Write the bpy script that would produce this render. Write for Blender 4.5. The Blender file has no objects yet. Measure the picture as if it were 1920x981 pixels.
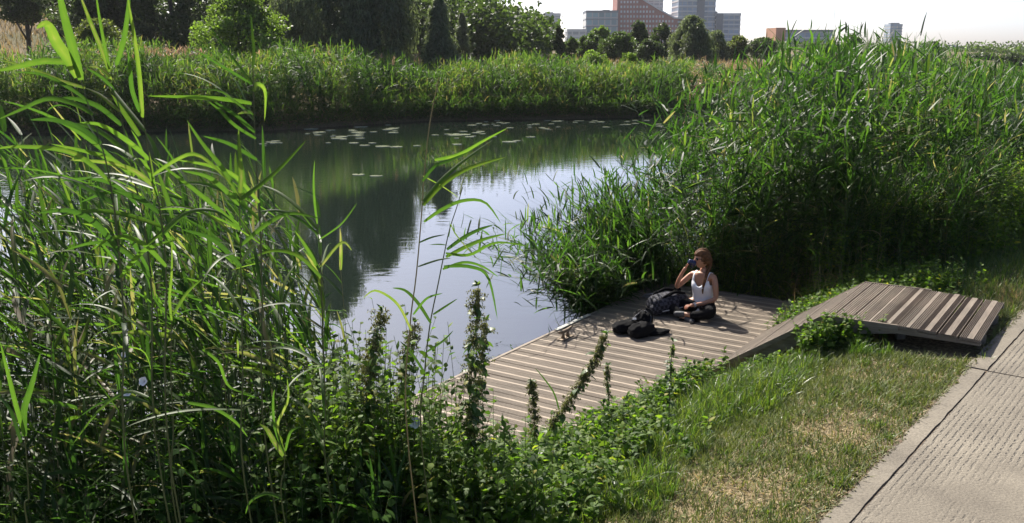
import bpy, bmesh, math, random
import numpy as np
from mathutils import Vector, Matrix
R = math.radians
rng = np.random.default_rng(7)
random.seed(7)
scene = bpy.context.scene
C = scene.collection

# ------------------------------------------------------------------ camera, sky, sun, exposure
H = 3.7
F = 1800.0
PITCH = math.atan((490.5 - 90.0) / F)
cam_d = bpy.data.cameras.new('camera')
cam_d.sensor_width = 36.0
cam_d.lens = 36.0 * F / 1920.0
cam_d.clip_start = 0.05
cam_d.clip_end = 12000
cam = bpy.data.objects.new('camera', cam_d)
C.objects.link(cam)
cam.location = (0, 0, H)
cam.rotation_euler = (R(90) - PITCH, 0, 0)
scene.camera = cam

SUN_EL, SUN_AZ = R(44), R(-24)        # azimuth measured from +Y towards +X
world = bpy.data.worlds.new('World')
scene.world = world
world.use_nodes = True
wn = world.node_tree
sky = wn.nodes.new('ShaderNodeTexSky')
sky.sky_type = 'NISHITA'
sky.sun_disc = False
sky.sun_elevation = SUN_EL
sky.sun_rotation = SUN_AZ
sky.altitude = 0
sky.air_density = 0.4
sky.dust_density = 1.7
sky.ozone_density = 1.3
bgn = wn.nodes['Background']
bgn.inputs[1].default_value = 0.112
wn.links.new(sky.outputs[0], bgn.inputs[0])

sun_d = bpy.data.lights.new('sun', 'SUN')
sun_d.energy = 5.0
sun_d.angle = R(0.5)
sun_d.color = (1.0, 0.94, 0.84)
sun = bpy.data.objects.new('sun', sun_d)
C.objects.link(sun)
sdir = Vector((math.sin(SUN_AZ) * math.cos(SUN_EL), math.cos(SUN_AZ) * math.cos(SUN_EL), math.sin(SUN_EL)))
sun.rotation_euler = sdir.to_track_quat('Z', 'Y').to_euler()
sun.location = (-30, 60, 60)

scene.view_settings.view_transform = 'Standard'
scene.view_settings.look = 'None'
scene.view_settings.exposure = 1.12
scene.view_settings.gamma = 1.0
scene.view_settings.use_curve_mapping = False
scene.render.engine = 'CYCLES'
cy = scene.cycles
cy.use_denoising = True
cy.max_bounces = 7
cy.transparent_max_bounces = 4
cy.diffuse_bounces = 3
cy.glossy_bounces = 3
cy.transmission_bounces = 4
cy.sample_clamp_indirect = 6.0
cy.caustics_reflective = False
cy.caustics_refractive = False

# ------------------------------------------------------------------ helpers
def at(x, y, dist):
    """point seen at photo pixel (x, y), `dist` metres ahead of the camera (horizontal)"""
    a, b = (x - 960) / F, (490.5 - y) / F
    d = np.array([a, math.cos(PITCH) + b * math.sin(PITCH), -math.sin(PITCH) + b * math.cos(PITCH)])
    return d * (dist / d[1]) + np.array([0, 0, H])

def on(x, y, z):
    a, b = (x - 960) / F, (490.5 - y) / F
    d = np.array([a, math.cos(PITCH) + b * math.sin(PITCH), -math.sin(PITCH) + b * math.cos(PITCH)])
    return d * ((z - H) / d[2]) + np.array([0, 0, H])

def nv(v):
    return v / np.maximum(np.linalg.norm(v, axis=-1, keepdims=True), 1e-9)

class Acc:
    """collects quads and their per-vertex random value; builds one mesh"""
    def __init__(s):
        s.v, s.f, s.r, s.n = [], [], [], 0
    def add(s, verts, quads, rnd):
        s.v.append(verts.reshape(-1, 3)); s.f.append(quads.reshape(-1, 4) + s.n)
        s.r.append(np.broadcast_to(rnd, verts.reshape(-1, 3).shape[:1]).astype(np.float32)); s.n += len(s.v[-1])
    def mesh(s, name, mat, smooth=True):
        v = np.concatenate(s.v); f = np.concatenate(s.f); r = np.concatenate(s.r)
        me = bpy.data.meshes.new(name)
        me.vertices.add(len(v)); me.vertices.foreach_set('co', v.astype(np.float32).ravel())
        me.loops.add(f.size); me.loops.foreach_set('vertex_index', f.astype(np.int32).ravel())
        me.polygons.add(len(f))
        me.polygons.foreach_set('loop_start', np.arange(0, f.size, 4, dtype=np.int32))
        a = me.attributes.new('rnd', 'FLOAT', 'POINT'); a.data.foreach_set('value', r)
        me.update(calc_edges=True)
        if smooth: me.polygons.foreach_set('use_smooth', np.ones(len(f), dtype=bool))
        me.materials.append(mat)
        return me
    def build(s, name, mat, parent=None, smooth=True, origin=None):
        if origin is not None and parent is None:
            s.v = [x - np.array(origin) for x in s.v]
        me = s.mesh(name, mat, smooth)
        o = bpy.data.objects.new(name, me); C.objects.link(o)
        if parent is not None:
            o.parent = parent; o.matrix_parent_inverse = Matrix.Translation(-parent.location)
        elif origin is not None: o.location = origin
        return o

def tag(o, label=None, cat=None, group=None, kind=None):
    if label: o['label'] = label
    if cat: o['category'] = cat
    if group: o['group'] = group
    if kind: o['kind'] = kind
    return o

def empty(name, loc, label, cat, group=None):
    o = bpy.data.objects.new(name, None); C.objects.link(o)
    o.location = loc; o.empty_display_size = 0.1
    return tag(o, label, cat, group)

def bm_obj(name, bm, mat, parent=None, smooth=False, bevel=0, origin=None):
    me = bpy.data.meshes.new(name)
    bmesh.ops.recalc_face_normals(bm, faces=bm.faces)
    if origin is not None and parent is None:
        bmesh.ops.translate(bm, verts=bm.verts, vec=-Vector(origin))
    bm.to_mesh(me); bm.free()
    if smooth:
        for p in me.polygons: p.use_smooth = True
    me.materials.append(mat)
    o = bpy.data.objects.new(name, me); C.objects.link(o)
    if bevel:
        m = o.modifiers.new('bevel', 'BEVEL'); m.width = bevel; m.segments = 2; m.limit_method = 'ANGLE'
    if parent is not None:
        o.parent = parent; o.matrix_parent_inverse = Matrix.Translation(-parent.location)
    elif origin is not None: o.location = origin
    return o

def box(bm, lo, hi, M=None):
    r = bmesh.ops.create_cube(bm, size=1)
    lo, hi = Vector(lo), Vector(hi)
    bmesh.ops.scale(bm, vec=hi - lo, verts=r['verts'])
    bmesh.ops.translate(bm, vec=(lo + hi) / 2, verts=r['verts'])
    if M is not None: bmesh.ops.transform(bm, matrix=M, verts=r['verts'])
    return r['verts']

def tube_bm(bm, pts, rad, n=8):
    pts = [Vector(p) for p in pts]
    if not hasattr(rad, '__len__'): rad = [rad] * len(pts)
    rings = []
    for i, p in enumerate(pts):
        d = (pts[min(i + 1, len(pts) - 1)] - pts[max(i - 1, 0)]).normalized()
        a = d.orthogonal().normalized() if i == 0 else (rings_a - d * rings_a.dot(d)).normalized()
        rings_a = a; b = d.cross(a)
        rings.append([bm.verts.new(p + (a * math.cos(2 * math.pi * k / n) + b * math.sin(2 * math.pi * k / n)) * rad[i]) for k in range(n)])
    for r0, r1 in zip(rings, rings[1:]):
        for k in range(n): bm.faces.new((r0[k], r0[(k + 1) % n], r1[(k + 1) % n], r1[k]))
    bm.faces.new(rings[0][::-1]); bm.faces.new(rings[-1])

def tubes(acc, P, rad, sides=3, rnd=0.5):
    """P (M,K,3) polylines -> prisms"""
    M, K, _ = P.shape
    T = nv(np.gradient(P, axis=1)); ref = np.array([0.31, 0.95, 0.1])
    A = nv(np.cross(T, ref)); B = np.cross(T, A)
    rad = np.broadcast_to(rad, (M, K))[..., None]
    ang = np.arange(sides) * 2 * math.pi / sides
    V = P[:, :, None, :] + rad[..., None, :] * (A[:, :, None] * np.cos(ang)[None, None, :, None] + B[:, :, None] * np.sin(ang)[None, None, :, None])
    idx = np.arange(M * K * sides).reshape(M, K, sides)
    q = np.stack([idx[:, :-1], np.roll(idx, -1, 2)[:, :-1], np.roll(idx, -1, 2)[:, 1:], idx[:, 1:]], -1)
    r = np.broadcast_to(np.asarray(rnd, dtype=float).reshape(-1, 1, 1) if np.ndim(rnd) else rnd, (M, K, sides)).ravel()
    acc.add(V, q, r)

def ribbons(acc, P, W, side, fold=0.0, rnd=0.5, tipshift=0.0):
    """P (M,K,3) centre lines, W (M,K) half widths, side (M,3) or (M,K,3) width direction; fold>0 gives a V keel (3 verts across)"""
    M, K, _ = P.shape
    if side.ndim == 2: side = np.repeat(side[:, None], K, 1)
    T = nv(np.gradient(P, axis=1))
    S = nv(side - (side * T).sum(-1, keepdims=True) * T)
    N = np.cross(S, T)
    W = W[..., None]
    if fold:
        V = np.stack([P - S * W, P - N * W * fold, P + S * W], 2); c = 3
    else:
        V = np.stack([P - S * W, P + S * W], 2); c = 2
    idx = np.arange(M * K * c).reshape(M, K, c)
    q = np.stack([idx[:, :-1, :-1], idx[:, :-1, 1:], idx[:, 1:, 1:], idx[:, 1:, :-1]], -1)
    r = np.asarray(rnd, dtype=float)
    if r.ndim: r = np.broadcast_to(r.reshape(M, 1) + np.linspace(0, tipshift, K)[None], (M, K))
    else: r = np.full((M, K), float(rnd))
    r = np.repeat(r[..., None], c, 2)
    if fold: r = np.clip(r + rng.normal(0, 0.035, r.shape) + np.array([0.0, 0.07, -0.07]), 0, 1)
    acc.add(V, q, r.ravel())

def arcs(base, az, el, droop, L, K, power=1.4, twist=None):
    """curved centre lines starting at base, heading az at elevation el and bending down by droop"""
    M = len(base); t = np.linspace(0, 1, K)
    e = el[:, None] - droop[:, None] * t[None] ** power
    a = az[:, None] + (0 if twist is None else twist[:, None] * t[None])
    d = np.stack([np.sin(a) * np.cos(e), np.cos(a) * np.cos(e), np.sin(e)], -1)
    st = d[:, :-1] * (L[:, None, None] / (K - 1))
    return base[:, None] + np.concatenate([np.zeros((M, 1, 3)), np.cumsum(st, 1)], 1)

def side_of(az, roll):
    s = np.stack([np.cos(az), -np.sin(az), np.zeros_like(az)], -1)
    return s * np.cos(roll)[:, None] + np.array([0, 0, 1.0]) * np.sin(roll)[:, None]

def prof_reed(K):
    t = np.linspace(0, 1, K); return 1.30 * (t + 0.06) ** 0.40 * np.clip(1 - t, 0, 1) ** 0.72
def prof_oval(K, p=0.8):
    t = np.linspace(0, 1, K); return np.clip(np.sin(math.pi * np.clip(t, 0.03, 1) ** p), 0.02, 1) * (1.12 - 0.35 * t)

# ------------------------------------------------------------------ materials
def mat_new(name):
    m = bpy.data.materials.new(name); m.use_nodes = True
    nt = m.node_tree; return m, nt, nt.nodes, nt.links, nt.nodes['Principled BSDF']

def simple(name, col, rough=0.6, metal=0.0, var=0.15, scale=8.0, bump=0.0, bscale=60, coord='Object'):
    m, nt, N, L, b = mat_new(name)
    tc = N.new('ShaderNodeTexCoord'); nz = N.new('ShaderNodeTexNoise'); nz.inputs['Scale'].default_value = scale
    nz.inputs['Detail'].default_value = 5
    L.new(tc.outputs[coord], nz.inputs['Vector'])
    cr = N.new('ShaderNodeValToRGB'); e = cr.color_ramp.elements
    e[0].position, e[1].position = 0.3, 0.72
    e[0].color = (*[c * (1 - var) for c in col], 1); e[1].color = (*[min(1, c * (1 + var)) for c in col], 1)
    L.new(nz.outputs[0], cr.inputs[0]); L.new(cr.outputs[0], b.inputs['Base Color'])
    b.inputs['Roughness'].default_value = rough; b.inputs['Metallic'].default_value = metal
    if bump:
        n2 = N.new('ShaderNodeTexNoise'); n2.inputs['Scale'].default_value = bscale; n2.inputs['Detail'].default_value = 4
        L.new(tc.outputs[coord], n2.inputs['Vector'])
        bp = N.new('ShaderNodeBump'); bp.inputs['Strength'].default_value = bump; bp.inputs['Distance'].default_value = 0.01
        L.new(n2.outputs[0], bp.inputs['Height']); L.new(bp.outputs[0], b.inputs['Normal'])
    return m

def leafmat(name, stops, trans=0.45, rough=0.45, spec=0.5, tgain=(1.9, 2.1, 0.9)):
    """stops: list of (pos, (r,g,b)) ramp over the per-leaf random value"""
    m, nt, N, L, b = mat_new(name)
    at_ = N.new('ShaderNodeAttribute'); at_.attribute_name = 'rnd'
    cr = N.new('ShaderNodeValToRGB'); el = cr.color_ramp.elements
    el[0].position, el[0].color = stops[0][0], (*stops[0][1], 1)
    el[1].position, el[1].color = stops[-1][0], (*stops[-1][1], 1)
    for p, c in stops[1:-1]:
        e = el.new(p); e.color = (*c, 1)
    L.new(at_.outputs['Fac'], cr.inputs[0])
    L.new(cr.outputs[0], b.inputs['Base Color'])
    b.inputs['Roughness'].default_value = rough
    b.inputs['Specular IOR Level'].default_value = spec
    tr = N.new('ShaderNodeBsdfTranslucent')
    mu = N.new('ShaderNodeVectorMath'); mu.operation = 'MULTIPLY'; mu.inputs[1].default_value = tgain
    L.new(cr.outputs[0], mu.inputs[0]); L.new(mu.outputs[0], tr.inputs[0])
    mx = N.new('ShaderNodeMixShader'); mx.inputs[0].default_value = trans
    L.new(b.outputs[0], mx.inputs[1]); L.new(tr.outputs[0], mx.inputs[2])
    L.new(mx.outputs[0], N['Material Output'].inputs[0])
    return m

M_reed = leafmat('reed_leaf', [(0.0, (0.014, 0.034, 0.010)), (0.45, (0.034, 0.070, 0.015)), (0.8, (0.066, 0.112, 0.020)), (0.93, (0.11, 0.140, 0.030)), (1.0, (0.20, 0.155, 0.095))], trans=0.54, rough=0.48, spec=0.3, tgain=(1.65, 2.05, 0.9))
M_reedfar = leafmat('far_reed_leaf', [(0.0, (0.022, 0.052, 0.016)), (0.5, (0.050, 0.095, 0.020)), (0.9, (0.095, 0.145, 0.028)), (0.97, (0.14, 0.15, 0.05)), (1.0, (0.22, 0.17, 0.10))], trans=0.50, rough=0.55, spec=0.25)
M_stem = leafmat('reed_stem', [(0.0, (0.04, 0.06, 0.02)), (0.6, (0.08, 0.10, 0.03)), (1.0, (0.34, 0.25, 0.11))], trans=0.05)
M_dry = leafmat('dry_reed', [(0.0, (0.30, 0.22, 0.11)), (1.0, (0.52, 0.42, 0.26))], trans=0.3, tgain=(1.1, 1.0, 0.9))
M_plume = leafmat('plume', [(0.0, (0.28, 0.17, 0.10)), (1.0, (0.52, 0.38, 0.24))], trans=0.35, tgain=(1.2, 1.1, 1.0))
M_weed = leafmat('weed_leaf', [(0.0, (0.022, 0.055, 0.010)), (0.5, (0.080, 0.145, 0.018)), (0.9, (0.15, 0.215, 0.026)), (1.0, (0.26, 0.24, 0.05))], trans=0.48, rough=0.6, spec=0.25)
M_shade = leafmat('shade_painted_leaf', [(0.0, (0.010, 0.026, 0.007)), (0.6, (0.022, 0.050, 0.010)), (1.0, (0.05, 0.10, 0.018))], trans=0.35, rough=0.85, spec=0.05)  # leaf tones darkened to paint in deep shade under the left reeds
M_nettle = leafmat('nettle_leaf', [(0.0, (0.030, 0.060, 0.014)), (0.6, (0.055, 0.105, 0.022)), (1.0, (0.11, 0.16, 0.04))], trans=0.40, rough=0.5)
M_seed = leafmat('nettle_seed', [(0.0, (0.085, 0.062, 0.026)), (0.4, (0.095, 0.10, 0.034)), (1.0, (0.20, 0.20, 0.07))], trans=0.25, rough=0.7)
M_grass = leafmat('grass_blade', [(0.0, (0.035, 0.080, 0.014)), (0.5, (0.068, 0.112, 0.020)), (1.0, (0.145, 0.170, 0.036))], trans=0.42, rough=0.4)
M_lawn = leafmat('lawn_blade', [(0.0, (0.080, 0.115, 0.024)), (0.42, (0.16, 0.19, 0.045)), (0.55, (0.30, 0.24, 0.10)), (1.0, (0.50, 0.38, 0.21))], trans=0.30, rough=0.6, tgain=(1.3, 1.3, 0.9))
M_straw = leafmat('straw', [(0.0, (0.20, 0.17, 0.07)), (1.0, (0.46, 0.34, 0.18))], trans=0.3, tgain=(1.1, 1.0, 0.8))
M_soil = simple('soil', (0.10, 0.07, 0.045), 0.95, var=0.5, scale=20, bump=0.5)
M_bark = simple('bark', (0.06, 0.05, 0.04), 0.9, var=0.4, scale=6)

def tree_mat(name, c, trans=0.3, hi=1.9):
    return leafmat(name, [(0.0, tuple(x * 0.6 for x in c)), (0.5, c), (1.0, tuple(min(1, x * hi) for x in c))], trans=trans, rough=0.5, spec=0.4, tgain=(1.6, 1.7, 0.9))
T_willow = tree_mat('willow_leaf', (0.105, 0.130, 0.075), 0.40)
T_dark = tree_mat('dark_leaf', (0.048, 0.072, 0.026), 0.38)
T_mid = tree_mat('mid_leaf', (0.060, 0.095, 0.024), 0.42)
T_light = tree_mat('light_leaf', (0.11, 0.17, 0.030), 0.50)
T_yel = tree_mat('olive_leaf', (0.085, 0.105, 0.030), 0.45)

# wood of the deck
def wood_mat(name, az, tint=1.0):
    m, nt, N, L, b = mat_new(name)
    geo = N.new('ShaderNodeNewGeometry'); mp = N.new('ShaderNodeMapping')
    mp.inputs['Rotation'].default_value = (0, 0, az)
    L.new(geo.outputs['Position'], mp.inputs[0])
    sc = N.new('ShaderNodeMapping'); sc.inputs['Scale'].default_value = (1.2, 16, 16)
    L.new(mp.outputs[0], sc.inputs[0])
    nz = N.new('ShaderNodeTexNoise'); nz.inputs['Scale'].default_value = 3; nz.inputs['Detail'].default_value = 8; nz.inputs['Roughness'].default_value = 0.65
    L.new(sc.outputs[0], nz.inputs['Vector'])
    cr = N.new('ShaderNodeValToRGB'); e = cr.color_ramp.elements
    e[0].position, e[1].position = 0.28, 0.75
    e[0].color = (0.20 * tint, 0.155 * tint, 0.115 * tint, 1); e[1].color = (0.42 * tint, 0.355 * tint, 0.285 * tint, 1)
    L.new(nz.outputs[0], cr.inputs[0])
    big = N.new('ShaderNodeTexNoise'); big.inputs['Scale'].default_value = 1.6; big.inputs['Detail'].default_value = 6
    L.new(geo.outputs['Position'], big.inputs['Vector'])
    r2 = N.new('ShaderNodeValToRGB'); r2.color_ramp.elements[0].position = 0.3; r2.color_ramp.elements[1].position = 0.7
    r2.color_ramp.elements[0].color = (0.72, 0.70, 0.66, 1); r2.color_ramp.elements[1].color = (1.08, 1.05, 1.0, 1)
    L.new(big.outputs[0], r2.inputs[0])
    mx = N.new('ShaderNodeMix'); mx.data_type = 'RGBA'; mx.blend_type = 'MULTIPLY'; mx.inputs['Factor'].default_value = 1
    L.new(cr.outputs[0], mx.inputs['A']); L.new(r2.outputs[0], mx.inputs['B'])
    L.new(mx.outputs['Result'], b.inputs['Base Color'])
    b.inputs['Roughness'].default_value = 0.75
    bp = N.new('ShaderNodeBump'); bp.inputs['Strength'].default_value = 0.4; bp.inputs['Distance'].default_value = 0.004
    L.new(nz.outputs[0], bp.inputs['Height']); L.new(bp.outputs[0], b.inputs['Normal'])
    return m
M_deck = wood_mat('deck_wood', R(33.5), 0.66)
M_ramp = wood_mat('ramp_wood', R(33.5 - 90), 0.62)
M_beam = wood_mat('beam_wood', R(33.5), 0.7)
M_deckp = wood_mat('pale_plain_wood', R(33.5), 0.95); M_rampp = wood_mat('ramp_plain_wood', R(33.5 - 90), 0.56)  # plain strips tinted apart: paler on the deck, darker on the ramp

# ------------------------------------------------------------------ terrain
K0 = np.array([1.8023, 5.2187]); KT = np.array([0.61456, 0.78887]); KM = np.array([-0.78887, 0.61456])
def sw(x, y):
    q0, q1 = x - K0[0], y - K0[1]
    return q0 * KT[0] + q1 * KT[1], q0 * KM[0] + q1 * KM[1]
def xy(s, w): return K0[0] + s * KT[0] + w * KM[0], K0[1] + s * KT[1] + w * KM[1]
PATH_Z = 0.95
def shore_w(s): return np.interp(s, [-30, -4, 0, 6.4, 8.2, 12, 20, 60, 200], [4.2, 3.9, 3.2, 3.2, 5.2, 6.6, 7.6, 9, 10])
def shore_far(x): return np.interp(x, [-200, -60, -22.7, -11, -4.5, 5.5, 9.7, 30, 90, 500], [30, 39, 42.9, 44.6, 50.5, 52.5, 55, 75, 140, 640])
def ground(x, y):
    x = np.asarray(x, float); y = np.asarray(y, float)
    s, w = sw(x, y)
    k = w * 3.1 / shore_w(s)
    near = np.interp(k, [-0.5, -0.06, 0.0, 0.8, 1.5, 2.3, 3.1, 4.5, 7], [0.84, 0.88, 0.925, 0.87, 0.70, 0.33, 0.0, -0.6, -1.2])
    near = near + 0.03 * np.sin(x * 3.1 + 1.3 * np.sin(y * 2.3)) * np.clip(w, 0, 1) * np.sin(y * 2.7 + 0.5)
    d = y - shore_far(x)
    far = np.interp(d, [-8, -0.3, 1.5, 8, 25, 45, 80, 200, 3000], [-1.2, -0.05, 0.55, 1.1, 1.7, 2.8, 3.25, 3.1, 2.5])
    far = far + np.where(d > 8, 0.15 * np.sin(x * 0.21) * np.sin(y * 0.17 + 1), 0)
    far = far + 6.5 * np.exp(-(((x + 58) / 26) ** 2 + ((y - 100) / 22) ** 2)) * np.clip(d / 20, 0, 1)
    return np.maximum(near, far)

def make_terrain():
    nu, nv_ = 420, 420
    u = np.linspace(-1, 1, nu); v = np.linspace(-0.36, 1, nv_)
    X = 1.0 + np.sinh(u * 8.2) / math.sinh(8.2) * 3200
    Y = 8.0 + np.sinh(v * 8.0) / math.sinh(8.0) * 4500
    X, Y = np.meshgrid(X, Y, indexing='ij')
    Z = ground(X, Y)
    idx = np.arange(nu * nv_).reshape(nu, nv_)
    q = np.stack([idx[:-1, :-1], idx[1:, :-1], idx[1:, 1:], idx[:-1, 1:]], -1)
    a = Acc(); a.add(np.stack([X, Y, Z], -1), q, 0.5)
    m, nt, N, L, b = mat_new('ground_earth')
    geo = N.new('ShaderNodeNewGeometry')
    n1 = N.new('ShaderNodeTexNoise'); n1.inputs['Scale'].default_value = 0.8; n1.inputs['Detail'].default_value = 8
    n2 = N.new('ShaderNodeTexNoise'); n2.inputs['Scale'].default_value = 30; n2.inputs['Detail'].default_value = 6
    n3 = N.new('ShaderNodeTexNoise'); n3.inputs['Scale'].default_value = 0.12; n3.inputs['Detail'].default_value = 6
    for n in (n1, n2, n3): L.new(geo.outputs['Position'], n.inputs['Vector'])
    cr = N.new('ShaderNodeValToRGB'); e = cr.color_ramp.elements
    e[0].position, e[0].color = 0.35, (0.06, 0.052, 0.034, 1)
    e[1].position, e[1].color = 0.68, (0.23, 0.185, 0.12, 1)
    k = e.new(0.5); k.color = (0.13, 0.108, 0.066, 1)
    L.new(n2.outputs[0], cr.inputs[0])
    cr3 = N.new('ShaderNodeValToRGB'); e = cr3.color_ramp.elements
    e[0].position, e[0].color = 0.38, (0.75, 0.90, 0.70, 1); e[1].position, e[1].color = 0.55, (1.2, 1.15, 1.1, 1)
    L.new(n3.outputs[0], cr3.inputs[0])
    mx = N.new('ShaderNodeMix'); mx.data_type = 'RGBA'; mx.blend_type = 'MULTIPLY'; mx.inputs['Factor'].default_value = 1
    L.new(cr.outputs[0], mx.inputs['A']); L.new(cr3.outputs[0], mx.inputs['B'])
    L.new(mx.outputs['Result'], b.inputs['Base Color']); b.inputs['Roughness'].default_value = 0.95
    b.inputs['Specular IOR Level'].default_value = 0.1
    bp = N.new('ShaderNodeBump'); bp.inputs['Strength'].default_value = 0.7; bp.inputs['Distance'].default_value = 0.03
    L.new(n2.outputs[0], bp.inputs['Height']); L.new(bp.outputs[0], b.inputs['Normal'])
    tag(a.build('ground', m), kind='structure')
make_terrain()

def make_water():
    bm = bmesh.new()
    vs = [bm.verts.new(p) for p in ((-900, -40, 0), (900, -40, 0), (900, 900, 0), (-900, 900, 0))]
    bm.faces.new(vs)
    m, nt, N, L, b = mat_new('river_water')
    b.inputs['Base Color'].default_value = (0.010, 0.016, 0.012, 1)
    b.inputs['Roughness'].default_value = 0.015
    b.inputs['IOR'].default_value = 1.85
    b.inputs['Specular IOR Level'].default_value = 1.0
    geo = N.new('ShaderNodeNewGeometry'); mp = N.new('ShaderNodeMapping')
    mp.inputs['Rotation'].default_value = (0, 0, R(12)); mp.inputs['Scale'].default_value = (0.7, 1.6, 1)
    L.new(geo.outputs['Position'], mp.inputs[0])
    n1 = N.new('ShaderNodeTexNoise'); n1.inputs['Scale'].default_value = 2.6; n1.inputs['Detail'].default_value = 3; n1.inputs['Distortion'].default_value = 0.6
    n2 = N.new('ShaderNodeTexNoise'); n2.inputs['Scale'].default_value = 0.09; n2.inputs['Detail'].default_value = 2
    L.new(mp.outputs[0], n1.inputs['Vector']); L.new(geo.outputs['Position'], n2.inputs['Vector'])
    r = N.new('ShaderNodeMapRange'); r.inputs[1].default_value = 0.42; r.inputs[2].default_value = 0.64; r.inputs[3].default_value = 0.04; r.inputs[4].default_value = 0.32
    L.new(n2.outputs[0], r.inputs[0])
    # breezier water up-river on the left
    sx = N.new('ShaderNodeSeparateXYZ'); L.new(geo.outputs['Position'], sx.inputs[0])
    rl = N.new('ShaderNodeMapRange'); rl.inputs[1].default_value = -3.0; rl.inputs[2].default_value = -7.0; rl.inputs[3].default_value = 0.0; rl.inputs[4].default_value = 0.6
    L.new(sx.outputs[0], rl.inputs[0])
    ad = N.new('ShaderNodeMath'); ad.operation = 'ADD'; L.new(r.outputs[0], ad.inputs[0]); L.new(rl.outputs[0], ad.inputs[1])
    bp = N.new('ShaderNodeBump'); bp.inputs['Distance'].default_value = 0.010
    L.new(ad.outputs[0], bp.inputs['Strength']); L.new(n1.outputs[0], bp.inputs['Height']); L.new(bp.outputs[0], b.inputs['Normal'])
    tag(bm_obj('water', bm, m), kind='structure')
make_water()

# ------------------------------------------------------------------ path with kerb strip
def concrete(name, ribs):
    m, nt, N, L, b = mat_new(name)
    geo = N.new('ShaderNodeNewGeometry'); mp = N.new('ShaderNodeMapping'); mp.inputs['Rotation'].default_value = (0, 0, math.atan2(KT[0], KT[1]))
    L.new(geo.outputs['Position'], mp.inputs[0])
    big = N.new('ShaderNodeTexNoise'); big.inputs['Scale'].default_value = 1.4; big.inputs['Detail'].default_value = 7; big.inputs['Roughness'].default_value = 0.6
    fine = N.new('ShaderNodeTexNoise'); fine.inputs['Scale'].default_value = 55; fine.inputs['Detail'].default_value = 5
    L.new(geo.outputs['Position'], big.inputs['Vector']); L.new(geo.outputs['Position'], fine.inputs['Vector'])
    cr = N.new('ShaderNodeValToRGB'); e = cr.color_ramp.elements
    e[0].position, e[0].color = 0.3, (0.115, 0.098, 0.075, 1); e[1].position, e[1].color = 0.72, (0.215, 0.188, 0.146, 1)
    L.new(big.outputs[0], cr.inputs[0])
    cf = N.new('ShaderNodeValToRGB'); e = cf.color_ramp.elements
    e[0].position, e[0].color = 0.3, (0.72, 0.71, 0.69, 1); e[1].position, e[1].color = 0.62, (1.08, 1.08, 1.06, 1)
    L.new(fine.outputs[0], cf.inputs[0])
    mx = N.new('ShaderNodeMix'); mx.data_type = 'RGBA'; mx.blend_type = 'MULTIPLY'; mx.inputs['Factor'].default_value = 1
    L.new(cr.outputs[0], mx.inputs['A']); L.new(cf.outputs[0], mx.inputs['B'])
    col = mx.outputs['Result']; h = fine.outputs[0]
    b.inputs['Roughness'].default_value = 0.85
    bp = N.new('ShaderNodeBump'); bp.inputs['Distance'].default_value = 0.012; bp.inputs['Strength'].default_value = 0.35
    if ribs:
        # tamped rows of short dashes running along the path, fading out in smooth patches
        wv = N.new('ShaderNodeTexWave'); wv.wave_type = 'BANDS'; wv.bands_direction = 'X'
        wv.inputs['Scale'].default_value = 6.8; wv.inputs['Distortion'].default_value = 0.8; wv.inputs['Detail'].default_value = 3; wv.inputs['Detail Scale'].default_value = 1.2
        L.new(mp.outputs[0], wv.inputs['Vector'])
        st = N.new('ShaderNodeMapping'); st.inputs['Scale'].default_value = (30, 30, 1); L.new(mp.outputs[0], st.inputs[0])
        dash = N.new('ShaderNodeTexNoise'); dash.inputs['Scale'].default_value = 1; dash.inputs['Detail'].default_value = 2
        L.new(st.outputs[0], dash.inputs['Vector'])
        dr = N.new('ShaderNodeMapRange'); dr.inputs[1].default_value = 0.44; dr.inputs[2].default_value = 0.54; L.new(dash.outputs[0], dr.inputs[0])
        wr = N.new('ShaderNodeMapRange'); wr.inputs[1].default_value = 0.55; wr.inputs[2].default_value = 0.05; L.new(wv.outputs[0], wr.inputs[0])
        pt = N.new('ShaderNodeTexNoise'); pt.inputs['Scale'].default_value = 0.9; pt.inputs['Detail'].default_value = 3; L.new(mp.outputs[0], pt.inputs['Vector'])
        pr = N.new('ShaderNodeMapRange'); pr.inputs[1].default_value = 0.42; pr.inputs[2].default_value = 0.60; L.new(pt.outputs[0], pr.inputs[0])
        a1 = N.new('ShaderNodeMath'); a1.operation = 'MULTIPLY'; L.new(dr.outputs[0], a1.inputs[0]); L.new(wr.outputs[0], a1.inputs[1])
        a2 = N.new('ShaderNodeMath'); a2.operation = 'MULTIPLY'; L.new(a1.outputs[0], a2.inputs[0]); L.new(pr.outputs[0], a2.inputs[1])
        mk = N.new('ShaderNodeMix'); mk.data_type = 'RGBA'; mk.blend_type = 'MIX'
        mk.inputs['B'].default_value = (0.10, 0.088, 0.07, 1)     # occlusion-like shade painted into the tamped dents
        md = N.new('ShaderNodeMath'); md.operation = 'MULTIPLY'; md.inputs[1].default_value = 0.5; L.new(a2.outputs[0], md.inputs[0])
        L.new(md.outputs[0], mk.inputs['Factor']); L.new(col, mk.inputs['A']); col = mk.outputs['Result']
        hh = N.new('ShaderNodeMath'); hh.operation = 'MULTIPLY_ADD'; hh.inputs[1].default_value = -2.0; L.new(a2.outputs[0], hh.inputs[0]); L.new(fine.outputs[0], hh.inputs[2])
        h = hh.outputs[0]; bp.inputs['Strength'].default_value = 0.55
    L.new(col, b.inputs['Base Color']); L.new(h, bp.inputs['Height']); L.new(bp.outputs[0], b.inputs['Normal'])
    return m
M_slab = concrete('path_concrete', True); M_kerb = concrete('kerb_concrete', False)
PM = Matrix(((KT[0], KM[0], 0, K0[0]), (KT[1], KM[1], 0, K0[1]), (0, 0, 1, 0), (0, 0, 0, 1)))   # (s, w, z) -> world

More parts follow.
